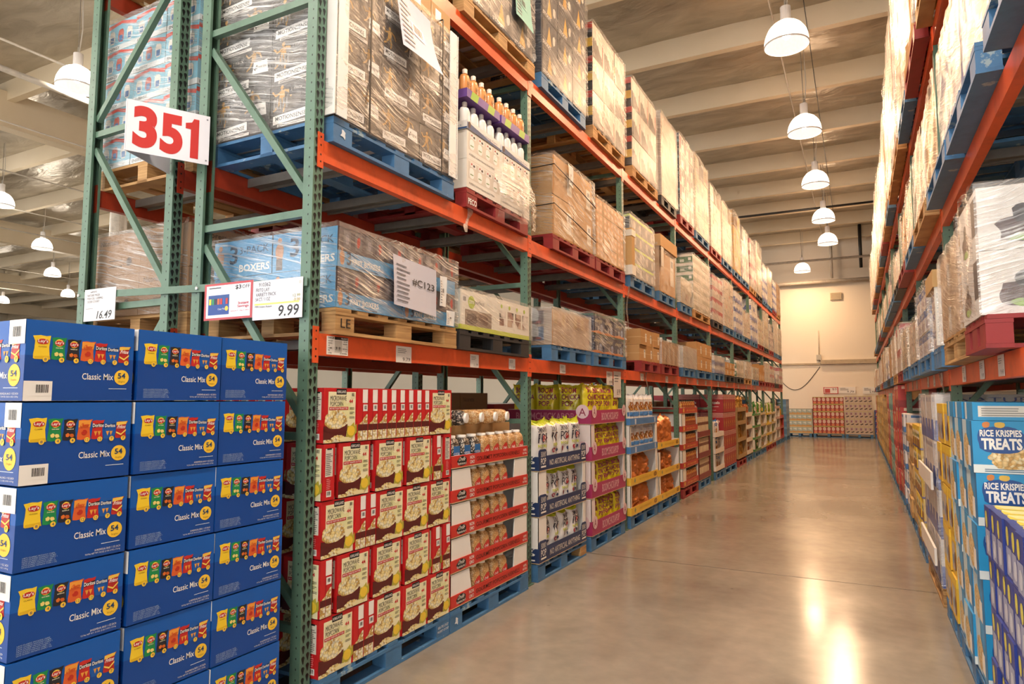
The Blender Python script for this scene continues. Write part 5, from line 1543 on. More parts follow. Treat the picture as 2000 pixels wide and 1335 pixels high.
FAR2 = [(13.1, 14.2, 3.95, 'whitered', 'black'), (14.35, 15.5, 4.05, 'white', 'blue'), (15.75, 16.8, 4.0, 'bluewhite', 'blue'), (16.95, 18.1, 3.7, 'white', 'blue'), (18.4, 19.5, 4.15, 'bluewhite', 'blue'), (19.65, 20.8, 3.8, 'cream', 'red'),
        (21.0, 22.1, 4.15, 'cream', 'black'), (22.3, 23.4, 3.9, 'mixed', 'red'), (23.7, 24.7, 4.15, 'white', 'blue'), (24.9, 26.0, 4.0, 'cream', 'blue')]
for i, (a, c, t, kd, pl) in enumerate(FAR2):
    load('L', a, c, B2, t, kd, pl, ('%s, middle left shelf, %s beyond the green ended stack' % (KD[kd][1], ORD[i]), 'far middle shelf load on the left, %s one' % ORD[i]), 3, 4, 1, 'stretch_film', seed=70 + i, far=i > 1)

# ------------------------------------------------------------------ left rack, top shelf
load('L', 2.65, 3.80, B3, 5.9, 'darkgold', 'natural', ('tall wrapped load above the deodorant load, mostly above the picture', 'topmost nearest load'), 3, 5, 1, seed=16)
load('L', 3.94, 5.10, B3, 5.9, 'darkgold', 'natural', ('dark wrapped load with a teal paper sheet on the top left shelf', 'dark load with the teal sheet'), 3, 5, 1, seed=17,
     extra=lambda r, L, D, H: sheet(r, .72, .22, .3, .34, hx('8CC0B4'), None, .02, .1, .035))
load('L', 5.28, 6.40, B3, 5.9, 'darkgold', 'blue', ('dark cartons with gold triangles over a blue pallet, top shelf', 'gold triangle cartons'), 3, 5, 2, seed=18)
load('L', 6.60, 7.72, B3, 5.66, 'thirty', 'natural', ('black and white cartons on the nearer of two matching top shelf pallets', 'nearer black and white cartons'), 3, 3, 1, seed=19)
load('L', 8.02, 9.18, B3, 5.66, 'thirty', 'natural', ('black and white cartons on the farther of two matching top shelf pallets', 'farther black and white cartons'), 3, 3, 1, seed=20, film_='clear_plastic')
load('L', 9.42, 10.36, B3, 5.75, 'white', 'black', ('tall cloudy white load right of the black and white cartons', 'tall cloudy white load'), 3, 4, 1, 'cloudy_film', seed=21)
load('L', 10.58, 11.6, B3, 5.85, 'mixed', 'red', ('tall mixed load with dark teal end on a red pallet, top shelf', 'mixed teal ended load'), 3, 5, 1, seed=22)
FAR3 = [(11.72, 12.9, 5.9, 'cream', 'blue'), (13.1, 14.2, 5.75, 'white', 'red'), (14.35, 15.5, 5.75, 'cream', 'blue'), (15.75, 16.8, 5.9, 'ebox', 'blue'), (16.95, 18.1, 5.8, 'mixed', 'blue'), (18.4, 19.5, 5.8, 'whitered', 'natural'),
        (19.65, 20.8, 6.0, 'cream', 'black'), (21.0, 22.1, 5.6, 'bluewhite', 'blue'), (22.3, 23.4, 5.7, 'cream', 'blue'), (23.7, 24.7, 5.5, 'bluewhite', 'red'), (24.9, 26.0, 5.6, 'tan', 'natural')]
for i, (a, c, t, kd, pl) in enumerate(FAR3):
    load('L', a, c, B3, t, kd, pl, ('%s, top left shelf, %s beyond the mixed teal ended load' % (KD[kd][1], ORD[i]), 'far top shelf load on the left, %s one' % ORD[i]), 3, 4, 1, 'stretch_film', seed=90 + i, far=True)

# ------------------------------------------------------------------ rear rack (seen through the end frames and gaps)
load(XB + .03, 2.64, 3.8, B2 + .02, 4.12, 'energy', 'natural', ('light blue energy drink packs in film behind the 351 sign', 'energy drink packs'), 4, 5, 3, seed=23)
load(XB + .03, 2.64, 3.8, B1 + .04, 2.62, 'brownbox', 'natural', ('brown cartons in crinkled film behind the fish oil price sign', 'brown cartons in crinkled film'), 2, 2, 2, seed=24, amp=.02)
for i, (a, c, z, t, kd, pl) in enumerate([(3.95, 5.0, B2 + .02, 3.9, 'tan', 'red'), (5.3, 6.4, B2 + .02, 4.0, 'white', 'natural'), (6.5, 7.6, B2 + .02, 3.7, 'tan', 'natural'), (2.7, 3.8, B3, 5.6, 'energy', 'natural'), (3.95, 5.0, B3, 5.6, 'tan', 'red'), (5.3, 6.4, B3, 5.6, 'white', 'natural'), (6.5, 7.6, B3, 5.6, 'tan', 'natural'), (8.0, 9.1, B3, 5.6, 'cream', 'red'), (9.2, 10.2, B3, 5.6, 'tan', 'natural')]):
    load(XB + .03, a, c, z, t, kd, pl, ('%s on the rear rack, %s seen through the gaps' % (KD[kd][1], ORD[i]), 'rear rack load, %s seen through the gaps' % ORD[i]), 2, 3, 1, 'stretch_film', seed=110 + i, far=True)

for i in range(9):
    for h_ in range(2):
        a_ = PY[i] + .08 + h_ * 1.24
        kd = ['tan', 'mixed', 'brownbox', 'whitered', 'mixed', 'tan'][(i * 2 + h_) % 6]
        load(XB + .03, a_, a_ + 1.1, 0.0, 1.48 + .12 * ((i + h_) % 2), kd, ['blue', 'natural'][h_], ('%s on the rear rack floor, %s from the end frame' % (KD[kd][1], ORD[i * 2 + h_]), '%s rear floor load from the end frame' % ORD[i * 2 + h_]), 2, 4, 1, None, seed=210 + i, far=True)
# ------------------------------------------------------------------ left floor displays further down
def bag_stand(y0, L, zs, lip, col, wall, bags, nb, sc, what, lab, draw=None, pal='blue', pw=.04, pr=.03, topz=None, brz=0.25, depthpos=-2.58):
    pallet(round(L, 1), 1.0, pal, (-2.45, y0, 0), '%s pallet under the %s' % (PCOL[pal][1], lab), parts=y0 < 13)
    for k, z in enumerate(zs):
        H = (zs[k + 1] - z - .003) if k < len(zs) - 1 else lip + .004
        o = obj('display_tray', tray_mb(L, .96, lip, H, col, wall, pw, pr, 0, draw), None, (-2.445, y0, z)); tag(o, 'tray of %s, level %s from the floor' % (lab, ORD[k]), 'display tray', 'trays of ' + lab)
        for i in range(nb):
            w = (L - pw - pr) / nb
            o = obj('snack_bag', bags[(i + k) % len(bags)], None, (depthpos, y0 + pw + w * (i + .5), z + .008), rb.uniform(-brz, brz))
            f = min(sc[2], (H - .03) / 0.36) if k < len(zs) - 1 else sc[2]
            o.scale = (sc[0] * .9, sc[1] * w / .42 * .86, f)
            tag(o, '%s bag, %s, level %s, %s from left' % (what, lab, ORD[k], ORD[i]), 'bag', what + ' bags')
def mkb(col, blobs, seed, mat='foil', top=None, cr=1.6):
    def dr(b, F):
        for c, q in blobs:
            b.blob(F, *q, c if c else (1, 1, 1), 2 + len(str(q)) % 3, 'foil' if c else 'snack_print', seed, 16, .7)
    return bag_mesh(.42, .36, .16, col, dr, seed=seed, mat=mat, topcol=top, crumple=cr, ears=.04)
# nut jars on red lipped trays (fourth bay)
def nut_jar():
    root = empty('nut_jar'); b = MB(); b.smooth = True
    b.lathe([(.045, 0), (.05, .01), (.05, .15), (.044, .165)], (0, 0, 0), 14, mat='nut_jar', sq=4); obj('jar_body', b, root)
    b = MB(); b.smooth = True; b.lathe([(.045, .165), (.045, .19)], (0, 0, 0), 14, BLACK, 'plastic'); obj('lid', b, root)
    b = MB(); b.rect(Face((.052, -.035, .04), (0, 1, 0), (0, 0, 1), .07, .08), 0, 0, 1, 1, hx('9E3A24'), 1); obj('label', b, root)
    return root
nj = nut_jar()
pallet(1.1, 1.0, 'red', (-2.45, 10.43, 0), 'red pallet under the red lipped trays of nut jars')
def nut_d(b, F):
    b.text(F, 'Mini Peanut Butter', .25, .3, .9, .7, hx('E0A050'), 2, .02, shear=.1); b.rect(F, .06, .2, .14, .85, hx('E0B050'))
for k in range(5):
    z = .17 + k * .283
    o = obj('display_tray', tray_mb(1.1, .96, .09, .279 if k < 4 else .094, hx('B5382C'), WHITE, .22, .03, 0, nut_d), None, (-2.445, 10.43, z)); tag(o, 'red lipped white tray of nut jars, %s of the stack' % TRN[k], 'display tray', 'nut jar trays')
    for i in range(7):
        place(nj, (-2.51, 10.43 + .29 + i * .115 if k < 4 else 10.43 + .12 + i * .135, z + .0065), 0, 'jar of nuts with dark lid, %s red tray, %s from left' % (TRN[k], ORD[i]), 'jar', 'nut jars').scale = (1, 1.1, 1.36 if k < 4 else 1.1)
# maroon trays of tall packs
pallet(1.0, 1.0, 'blue', (-2.45, 11.6, 0), 'blue pallet under the maroon trays of tall tan packs')
def packb():
    b = MB(); b.box(-.07, 0, 0, .1, 0, .33, hx('C8B08C')); F = Face((0, 0, 0), (0, 1, 0), (0, 0, 1), .1, .33); b.rect(F, .3, .05, .7, .95, hx('EADCC4')); b.rect(F, 0, .6, 1, .75, hx('6A3024'), 2); return b.mesh('tall_pack')
pk = packb()
for k in range(3):
    z = .15 + k * .36
    o = obj('display_tray', tray_mb(1.0, .96, .10, .356 if k < 2 else .104, hx('7A2A30'), hx('7A2A30'), .03, .03, 0), None, (-2.445, 11.6, z)); tag(o, 'maroon tray of tall tan packs, %s of three' % T3[k], 'display tray', 'maroon trays')
    for i in range(8):
        o = obj('tall_pack', pk, None, (-2.47, 11.65 + i * .115, z + .007)); tag(o, 'tall tan pack in the %s maroon tray, %s from left' % (T3[k], ORD[i]), 'pack', 'tall tan packs')
ob2 = [mkb(hx('E2DCD6'), [(None, (.2, .1, .8, .5)), (hx('C8502E'), (.3, .55, .7, .75))], 41), mkb(hx('DDD6D0'), [(None, (.2, .2, .8, .6))], 42)]
for i in range(3):
    o = obj('snack_bag', ob2[i % 2], None, (-2.7, 11.85 + i * .26, 1.165), .2); o.scale = (.9, .7, .75); tag(o, 'white and orange snack bag lying over the maroon trays, %s' % ORD[i], 'bag', 'white orange bags')
wbag = [mkb(hx('E4E2E0'), [(hx('2E6AB0'), (.1, .6, .9, .85)), (None, (.2, .1, .85, .5))], 43, top=hx('3A78BC')), mkb(hx('E6E4E2'), [(hx('2E6AB0'), (.1, .55, .9, .8)), (None, (.2, .1, .85, .5))], 44, top=hx('3A78BC'))]
bag_stand(13.06, .92, [.16, .49, .80], .09, hx('E8E0D8'), hx('E8E0D8'), wbag, 4, (.8, 1.1, .85), 'blue topped white snack', 'blue and white snack bags')
# red pretzel cartons
def pz_box():
    W, D, H = .245, .46, .365
    b = MB(); b.box(-D, 0, 0, W, 0, H, hx('A3242C'))
    A, N, Fr, Bk, T = carton_faces(D, W, H)
    b.text(N, 'pretzels', .3, .42, .85, .62, WHITE, 3, .02); b.rect(N, .3, .3, .8, .34, hx('E8C8C0'), 2)
    for q in range(4):
        b.rect(N, 0, .74 + q * .07, 1, .765 + q * .07, hx('E8C8C0'), 2); b.rect(A, 0, .74 + q * .07, 1, .765 + q * .07, hx('E8C8C0'), 2)
    b.blob(A, .25, .15, .75, .65, (1, 1, 1), 2, 'snack_print', 3, 16, .8); b.rect(A, .0, 0, .06, 1, hx('7A161E'), 2)
    b.text(N, 'A big bag of Pretzels', .1, .08, .7, .16, hx('E8C8C0'), 2)
    return b.mesh('pretzel_carton')
pz = pz_box()
pallet(1.5, 1.0, 'blue', (-2.45, 14.0, 0), 'blue pallet under the red pretzel cartons', parts=False)
for k in range(4):
    for i in range(6):
        for q in range(2):
            if q and i:
                continue
            o = obj('pretzel_carton', pz, None, (-2.45 - q * .47 - (0.0 if k % 2 else .006), 14.0 + i * .25, .145 + k * .37)); tag(o, 'red pretzel carton, layer %s from the floor, %s from left%s' % (ORD[k], ORD[i], ', rear' if q else ''), 'carton', 'red pretzel cartons')
gb = [mkb(hx('B8862E'), [(hx('D8B060'), (.2, .2, .8, .7))], 45, 'metalfoil', cr=2), mkb(hx('A8762A'), [(hx('CFA050'), (.2, .2, .8, .7))], 46, 'metalfoil', cr=2)]
bag_stand(15.75, 1.25, [.18, .56, .94, 1.24], .09, hx('A98A5C'), hx('A98A5C'), gb, 3, (.9, 1.1, .9), 'gold foil', 'gold snack bags', pal='red')
ob = [mkb(hx('C4703A'), [(hx('E8D8C0'), (.2, .5, .8, .8))], 47, 'metalfoil'), mkb(hx('B8642E'), [(hx('E8D8C0'), (.25, .5, .8, .8))], 48, 'metalfoil')]
bag_stand(17.08, .95, [.18, .48, .79, 1.09], .1, hx('E4D8C8'), hx('E4D8C8'), ob, 3, (.8, 1.1, .8), 'small orange foil', 'small orange bags')
gr = [mkb(hx('2E7A3A'), [(hx('E8E4D8'), (.3, .3, .8, .7))], 49), mkb(hx('E4E0D4'), [(hx('3A8A44'), (.1, .5, .9, .85)), (None, (.2, .1, .8, .5))], 50), mkb(hx('4E8A3E'), [(hx('DCCB4A'), (.2, .2, .8, .6))], 51)]
bag_stand(18.45, 1.15, [.15, .46, .77, 1.08], .06, hx('4E8A4A'), WHITE, gr[:2], 3, (.9, 1.15, .95), 'green and white', 'green snack bags')
bag_stand(19.7, 1.15, [.15, .46, .77, 1.08], .06, hx('C8B896'), WHITE, gr[1:], 3, (.9, 1.15, .95), 'white and green', 'white green snack bags')
ygb = [mkb(hx('7A9A3A'), [(hx('E0C030'), (.2, .1, .8, .4))], 52), mkb(hx('E8E0CC'), [(hx('E0C030'), (.2, .1, .8, .4)), (hx('4A7A3A'), (.2, .5, .8, .8))], 53)]
bag_stand(21.05, 1.15, [.15, .45, .75, 1.05], .06, hx('D8B83A'), WHITE, ygb, 3, (.9, 1.15, .95), 'olive and yellow', 'olive snack bags', pal='red')
bag_stand(22.3, 1.15, [.15, .45, .75, 1.05], .06, hx('C8B896'), WHITE, ygb[::-1], 3, (.9, 1.15, .95), 'yellow and cream', 'cream snack bags', pal='red')
wr = [mkb(hx('E2D6D0'), [(hx('A84050'), (.2, .3, .8, .7))], 54), mkb(hx('3A2E34'), [(hx('C8B0A8'), (.2, .2, .8, .7))], 55)]
bag_stand(23.75, 1.0, [.15, .50, .85, 1.2], .08, hx('C8A8A0'), WHITE, wr, 3, (.9, 1.15, .95), 'cream and dark', 'cream and dark bags')
bag_stand(24.95, 1.05, [.15, .50, .85], .09, hx('B83830'), hx('B83830'), [mkb(hx('D8A83A'), [(None, (.2, .2, .8, .7))], 56)], 3, (.9, 1.15, .95), 'yellow far', 'yellow bags on red trays')
# blue cartons at the far end of the left rack
def far_box(W, D, H, col, draws, name='carton'):
    b = MB(); b.box(-D, 0, 0, W, 0, H, col)
    for F in carton_faces(D, W, H)[:3]:
        for d in draws:
            if d[0] == 'b':
                b.blob(F, *d[1], d[2] if d[2] else (1, 1, 1), d[3], 'card' if d[2] else 'snack_print', 3, 16, .85)
            elif d[0] == 't':
                b.text(F, d[1], *d[2], d[3], 5, .02)
            else:
                b.rect(F, *d[1], d[2], d[3])
    return b.mesh(name)
bl = far_box(.38, .45, .27, hx('5A86B4'), [('r', (.0, .0, 1, .3), hx('7AA4C8'), 1), ('b', (.3, .2, .8, .75), hx('A4C0D8'), 2)])
pallet(1.2, 1.0, 'blue', (-2.40, 26.5, 0), 'blue pallet at the far end of the left rack', parts=False)
for k in range(5):
    for i in range(3):
        o = obj('carton', bl, None, (-2.40, 26.5 + i * .39, .145 + k * .272)); tag(o, 'blue carton in the stack ending the left rack, layer %s, %s' % (ORD[k], ORD[i]), 'carton', 'blue end cartons')

# ------------------------------------------------------------------ pallets against the back wall
def wall_stack(x0, nx, W, nz, H, me, what, z0=.145, D=.6, L=None, both=True):
    L = L or nx * W
    pallet(1.0, round(L, 2), 'blue', (x0 + L, 29.25, 0), 'blue pallet under the %s' % what, parts=True)
    for k in range(nz):
        for i in range(nx):
            o = obj('carton', me, None, (x0 + (i + .0) * W, 29.25, z0 + k * H), -math.pi / 2) if False else obj('carton', me, None, (x0 + i * W, 29.27, z0 + k * H), 0)
            tag(o, '%s, row %s from the floor, %s from left' % (what[:-1], ORD[k], ORD[i]), 'carton', what)
def wbox(W, H, D, col, dr):
    b = MB(); b.box(0, W - .003, 0, D, 0, H - .003, col); F = Face((0, 0, 0), (1, 0, 0), (0, 0, 1), W - .003, H - .003); dr(b, F)
    return b.mesh('carton')
wall_stack(-2.62, 5, .18, 4, .245, wbox(.18, .245, .5, hx('C89A60'), lambda b, F: (b.poly(F, [(0, .45), (1, .3), (1, 1), (0, 1)], hx('A9B8B0'), 1), b.poly(F, [(.1, .8), (.9, .5), (.9, .9)], hx('D8DAD2'), 2), b.rect(F, 0, 0, 1, .1, hx('E0C890'), 2))), 'tan and grey cartons')
wall_stack(-1.66, 7, .158, 5, .29, wbox(.158, .29, .5, hx('A33A34'), lambda b, F: (b.blob(F, .15, .4, .9, .92, hx('D8B8A8'), 1, 'card', 2, 16, .95), b.rect(F, 0, .93, 1, 1, hx('A8A848'), 2), b.blob(F, .1, .08, .9, .38, hx('D8845C'), 2, 'card', 3, 14, .8), b.rect(F, 0, 0, 1, .07, hx('C8B870'), 2))), 'red and cream cartons')
wall_stack(-.52, 6, .16, 5, .298, wbox(.16, .298, .5, hx('CDB9A4'), lambda b, F: (b.rect(F, .1, .5, .7, .9, hx('B4A0A0'), 1), b.poly(F, [(.2, .3), (.9, .45), (.9, .3), (.4, .2)], hx('4A3A38'), 2), b.rect(F, 0, .93, 1, 1, hx('D8C88C'), 2), b.blob(F, .25, .55, .5, .8, hx('8C4A58'), 2, 'card', 2, 12, .9))), 'beige cartons')
wall_stack(.50, 2, .14, 4, .235, wbox(.14, .235, .5, hx('24448C'), lambda b, F: (b.poly(F, [(.15, .1), (.85, .15), (.6, .6), (.4, .6)], hx('C89878'), 1), b.rect(F, .2, .75, .8, .9, hx('B83A34'), 2))), 'blue pyramid cartons')
b = MB(); b.box(-1.72, -1.68, 29.25, 30.2, .14, 1.12, hx('B8B0A0')); tag(obj('divider_board', b, None, (0, 0, 0)), 'thin pale board between the back wall pallets', 'board')

# ------------------------------------------------------------------ right rack floor stock
def rstack(y0, nx, W, z0, hs, me_of, what, D=.48, nq=1, x=.5, pal='blue', jit=.004, plabel=None, q0=0, pfar=False, name='carton'):
    """boxes along the right aisle; local +x faces the aisle after a half turn"""
    L = nx * W
    pallet(round(L, 1), 1.0, pal, (x + .005, y0 + L, 0), plabel or '%s pallet under the %s' % (PCOL[pal][1], what), math.pi, parts=not pfar)
    z = z0
    for k, h in enumerate(hs):
        for i in range(nx):
            for q in range(nq):
                if q and 0 < i:
                    continue
                o = obj(name, me_of(k), None, (x + q * (D + .006) + rb.uniform(-jit, jit) * 2, y0 + (i + 1) * W - .002, z), math.pi)
                tag(o, '%s, layer %s up, %s from the camera%s' % (what[:-1], ORD[k], ORD[i], '' if q == 0 else ', second column back' if q == 1 else ', third column back'), 'carton', what)
        z += h
KB = hx('2290C8')
def krisp(W, D, H, flat=False):
    b = MB(); b.box(-D, 0, 0, W - .004, 0, H - .002, KB)
    A, N, Fr, Bk, T = carton_faces(D, W - .004, H - .002)
    for F in (N, Fr):
        if flat:
            b.rect(F, .05, .2, .65, .8, hx('D8D6D0'), 1); b.lines(F, .08, .25, .6, .75, 4, hx('8A8A88'), 2); b.rect(F, .72, .2, .8, .8, hx('D8D6D0'), 1)
        else:
            b.rect(F, 0, 0, 1, .16, hx('D8E0E0'), 1); b.lines(F, .1, .03, .8, .1, 2, hx('4A6A88'), 3)
            b.blob(F, .04, .38, .47, .9, hx('1A4A8C'), 3, 'card', 2, 20, .9, 4); b.text(F, 'RICE KRISPIES', .07, .70, .44, .83, WHITE, 4, .03); b.text(F, 'TREATS', .08, .45, .44, .67, WHITE, 4, .04)
            b.blob(F, .1, .06, 1.0, .50, (1, 1, 1), 2, 'treat_print', 5, 30, .85, 3); b.blob(F, .09, .86, .17, .99, hx('C87A3A'), 5, 'card', 1, 10, .8); b.blob(F, .2, .86, .3, .99, hx('D8B04A'), 5, 'card', 2, 10, .8)
    if flat:
        b.rect(A, .2, .0, .4, 1, hx('D4DCDC'), 1)
    else:
        b.rect(A, .0, 0, .45, 1, hx('BFD4DC'), 1); b.blob(A, .05, .05, .7, .75, (1, 1, 1), 2, 'treat_print', 6, 24, .8); b.rect(A, .84, 0, 1, 1, hx('1878B0'), 2); b.rect(A, .55, .1, .8, .5, WHITE, 3)
    return b.mesh('carton')
kf = krisp(.335, .46, .092, True); kb = krisp(.335, .46, .272)
hs = [.259] * 4 + [.259 + .0, .09]
kb = krisp(.335, .46, .259)
rstack(4.05, 3, .335, .145, hs, lambda k: kb if k < 5 else kf, 'sky blue crispy treat cartons', .46, 3, name='treat_carton')
# small blue and yellow boxes beside the camera
def oreo():
    W, D, H = .14, .30, .228
    b = MB(); b.box(-D, 0, 0, W - .003, 0, H - .002, hx('2A3E8E'))
    A, N, Fr, Bk, T = carton_faces(D, W - .003, H - .002)
    b.rect(A, .1, .05, .9, .55, hx('9AA0BC'), 1); b.blob(A, .2, .55, .6, .95, hx('D8CC5A'), 2, 'card', 4, 14, .8); b.blob(A, .3, .1, .8, .45, hx('C8CAD6'), 3, 'card', 5, 14, .8)
    b.poly(T, [(0, 0), (.85, 0), (.95, 1), (0, 1)], hx('E4D23E'), 1); b.poly(T, [(.3, .2), (.9, .1), (.8, .8), (.4, .9)], hx('EEE6A0'), 2); b.rect(T, .9, 0, 1, 1, hx('2A3E8E'), 3)
    for F in (N, Fr):
        b.rect(F, .1, .7, .3, .9, hx('B03030'), 1); b.blob(F, .4, .1, .95, .6, hx('5A6CB0'), 1, 'card', 3, 14, .8)
    return b.mesh('carton')
om = oreo()
rstack(2.42, 10, .14, .145, [.2285] * 4, lambda k: om, 'small blue and yellow cookie boxes', .30, 3, x=.502, plabel='blue pallet under the small blue and yellow boxes beside the camera', name='cookie_box')
for q in range(2):
    for i in range(1, 10):
        o = obj('cookie_box', om, None, (.502 + (q + 1) * .306, 2.42 + (i + 1) * .14 - .002, .145 + 3 * .2285), math.pi); tag(o, 'top blue and yellow cookie box, %s row back, %s from the camera' % (ORD[q + 1], ORD[i]), 'carton', 'small blue and yellow cookie boxes')
def simple(W, D, H, base, F_draw):
    b = MB(); b.box(-D, 0, 0, W - .004, 0, H - .003, base)
    A, N, Fr, Bk, T = carton_faces(D, W - .004, H - .003)
    for F in (A, N, Fr):
        F_draw(b, F)
    return b.mesh('carton')
def d_yel(b, F):
    b.rect(F, 0, .8, 1, 1, hx('E8C038'), 1); b.rect(F, .1, .1, .7, .75, hx('B4ACA6'), 1); b.blob(F, .5, .1, .95, .6, hx('6A3E28'), 2, 'card', 3, 14, .7); b.blob(F, .2, .2, .5, .5, hx('5A86B0'), 2, 'card', 4, 14, .7)
ym = simple(.24, .45, .27, hx('DDB034'), d_yel)
rstack(5.10, 3, .24, .145, [.275] * 5, lambda k: ym, 'yellow cookie cartons', .45, 2, name='cookie_carton')
load('R', 5.97, 7.2, -0.0, 1.58, 'bluewhite', 'natural', ('blue and white packs in clear film on the right floor by the yellow cartons', 'film wrapped blue packs on the right floor'), 5, 4, 1, 'clear_plastic', seed=130)
b = MB()
for k, z in enumerate((.30, .86)):
    b = MB(); b.box(-.016, 0, 0, 1.2, 0, .13, WHITE); tag(obj('tray_lip', b, None, (.458, 7.2, z), math.pi), 'white cardboard lip across the film wrapped packs, %s one' % ['lower', 'upper'][k], 'cardboard strip', 'white lips')
def d_bel(b, F):
    b.rect(F, 0, .75, 1, 1, hx('E8C83C'), 1); b.rect(F, .1, .42, .95, .78, hx('F0E8D8'), 2); b.text(F, 'belVita', .15, .5, .85, .7, hx('4E7A34'), 3, .02); b.blob(F, .1, .03, .55, .42, hx('9A6A38'), 3, 'card', 3, 16, .95); b.blob(F, .5, .05, .95, .45, hx('8A5A2C'), 3, 'card', 4, 16, .95); b.rect(F, 0, 0, 1, .08, hx('4A4A8C'), 4)
bm = simple(.23, .4, .225, hx('DDB83A'), d_bel)
rstack(7.50, 4, .23, .145, [.228] * 5, lambda k: bm, 'yellow breakfast biscuit boxes', .4, 2, name='biscuit_box')
def dr2(c1, c2, c3):
    def f(b, F):
        b.rect(F, 0, .0, 1, .3, c1, 1); b.blob(F, .2, .3, .8, .8, c2, 2, 'card', 3, 16, .8); b.rect(F, .1, .82, .9, .95, c3, 2)
    return f
SPEC = [(8.75, 4, .26, [.22] * 5, hx('C9A468'), (hx('A8844A'), hx('E8D8B0'), hx('8C6A3A')), 'tan crate cartons'),
        (9.95, 4, .25, [.24] * 5, hx('DCDCE0'), (hx('4C7AB4'), hx('B8C4D8'), hx('4C7AB4')), 'white and blue cartons'),
        (11.35, 4, .28, [.32] * 4 + [.3], hx('B03A38'), (hx('8C2A2C'), hx('E8B87A'), hx('E8DCD0')), 'red snack cartons'),
        (12.6, 4, .26, [.3] * 5, hx('C04A40'), (hx('A83A34'), hx('EBC9A0'), hx('E8DCD0')), 'bright red cartons'),
        (14.0, 4, .28, [.3] * 5, hx('7AA4A0'), (hx('5A8C8C'), hx('C8D8D0'), hx('E8E4DA')), 'teal cartons'),
        (15.2, 4, .27, [.3] * 5, hx('B8463C'), (hx('9A342E'), hx('E4C4A4'), hx('E8DCD0')), 'dark red cartons'),
        (16.6, 4, .28, [.28] * 5, hx('C2A060'), (hx('A4864A'), hx('E0CFA0'), hx('8A6A3A')), 'golden cartons'),
        (17.9, 4, .26, [.28] * 5, hx('B49458'), (hx('9A7C42'), hx('DCC898'), hx('8A6A3A')), 'brown gold cartons'),
        (19.3, 4, .28, [.3] * 5, hx('D0B070'), (hx('A88A4A'), hx('E8D8B0'), hx('8A6A3A')), 'pale gold cartons'),
        (20.6, 4, .25, [.3] * 5, hx('C8A85C'), (hx('A88A4A'), hx('E8D8B0'), hx('B84A3A')), 'mustard cartons'),
        (21.9, 4, .28, [.3] * 5, hx('B8A878'), (hx('A88A4A'), hx('E8D8B0'), hx('8A6A3A')), 'olive tan cartons'),
        (23.2, 4, .26, [.3] * 5, hx('CBB27C'), (hx('A88A4A'), hx('E8D8B0'), hx('8A6A3A')), 'wheat cartons'),
        (24.6, 4, .28, [.3] * 5, hx('B89A58'), (hx('A88A4A'), hx('D8C8A0'), hx('8A6A3A')), 'ochre cartons'),
        (25.9, 4, .25, [.3] * 5, hx('C8483A'), (hx('A83A34'), hx('D8C8A0'), hx('E8DCD0')), 'far red end cartons')]
far_mass = []
for (y, n, W, hs, base, cs, what) in SPEC:
    me = simple(W, .48, hs[0], base, dr2(*cs))
    if y < 12:
        rstack(y, n, W, .145, hs, lambda k: me, what, .48, 1, x=.52, jit=.008)
    else:
        pallet(round(n * W, 1), 1.0, 'blue', (.525, y + n * W, 0), 'blue pallet under the %s far down the right side' % what, math.pi, parts=False)
        bb = MB(); z = .145
        for k, h in enumerate(hs):
            for i in range(n):
                xx = .52 + rb.uniform(-.01, .01); yy0 = y + i * W
                bb.box(xx, xx + .48, yy0, yy0 + W - .004, z, z + h - .003, base)
                for F in (Face((xx, yy0 + W - .004, z), (0, -1, 0), (0, 0, 1), W - .004, h - .003), Face((xx, yy0, z), (1, 0, 0), (0, 0, 1), .48, h - .003)):
                    dr2(*cs)(bb, F)
            z += h
        far_mass.append(bb)

fm = MB()
for m_ in far_mass:
    base_v = len(fm.v); fm.v += m_.v
    ids = [fm.mi(n_) for n_ in m_.mn]
    for f_, c_, k_ in zip(m_.f, m_.c, m_.m):
        fm.f.append(tuple(i + base_v for i in f_)); fm.c.append(c_); fm.m.append(ids[k_])
tag(obj('stacked_cartons', fm), 'far stacks of red, teal and gold cartons along the right floor', 'cartons', None, 'stuff')
# ------------------------------------------------------------------ right rack loads
load('R', 3.44, 3.99, R1, 2.46, 'veggie', 'red', ('white food processor cartons on the red pallet at the right picture edge', 'food processor cartons'), 1, 2, 2, seed=31, xo=.02, amp=.02)
load('R', 4.06, 5.12, R1, 2.42, 'tan', 'natural', ('brown load in milky film beside the food processor cartons', 'brown load in milky film'), 2, 2, 1, 'cloudy_film', seed=32)
def exq(r, L, D, H):
    b = MB(); b.box(-D - .02, .03, -.02, L + .02, H, H + .12, hx('C09A68'), 'kraft'); obj('lid', b, r)
    b = MB(); b.box(-.15, .022, L - .02, L + .012, 0, H, hx('E0D8CC'), 'card'); obj('corner_board', b, r)
load('R', 5.30, 5.80, R1, 2.30, 'qtips', 'blue', ('cotton swab packs under a cardboard lid on the right lowest shelf', 'cotton swab packs'), 1, 3, 2, extra=exq, seed=33, amp=.016)
load('R', 6.02, 7.1, R1, 2.46, 'qtips', 'blue', ('second cotton swab load just past the second right post', 'second cotton swab load'), 3, 3, 1, seed=34, amp=.016)
load('R', 7.25, 8.35, R1, 2.30, 'white', 'blue', ('tall white cartons in torn film on the right lowest shelf', 'white cartons in torn film'), 4, 2, 1, seed=35, amp=.016)
RL = []
rr_ = random.Random(21)
kinds1 = ['cream', 'whitered', 'white', 'tan', 'bluewhite', 'cream', 'tan', 'white', 'mixed', 'cream', 'whitered', 'tan', 'white', 'ebox']
yy = []
for i in range(2, 9):
    for h in range(2):
        yy.append((RY[i] + .14 + h * 1.24, RY[i] + .14 + h * 1.24 + 1.12))
pcs = ['blue', 'red', 'natural', 'blue', 'black', 'blue']
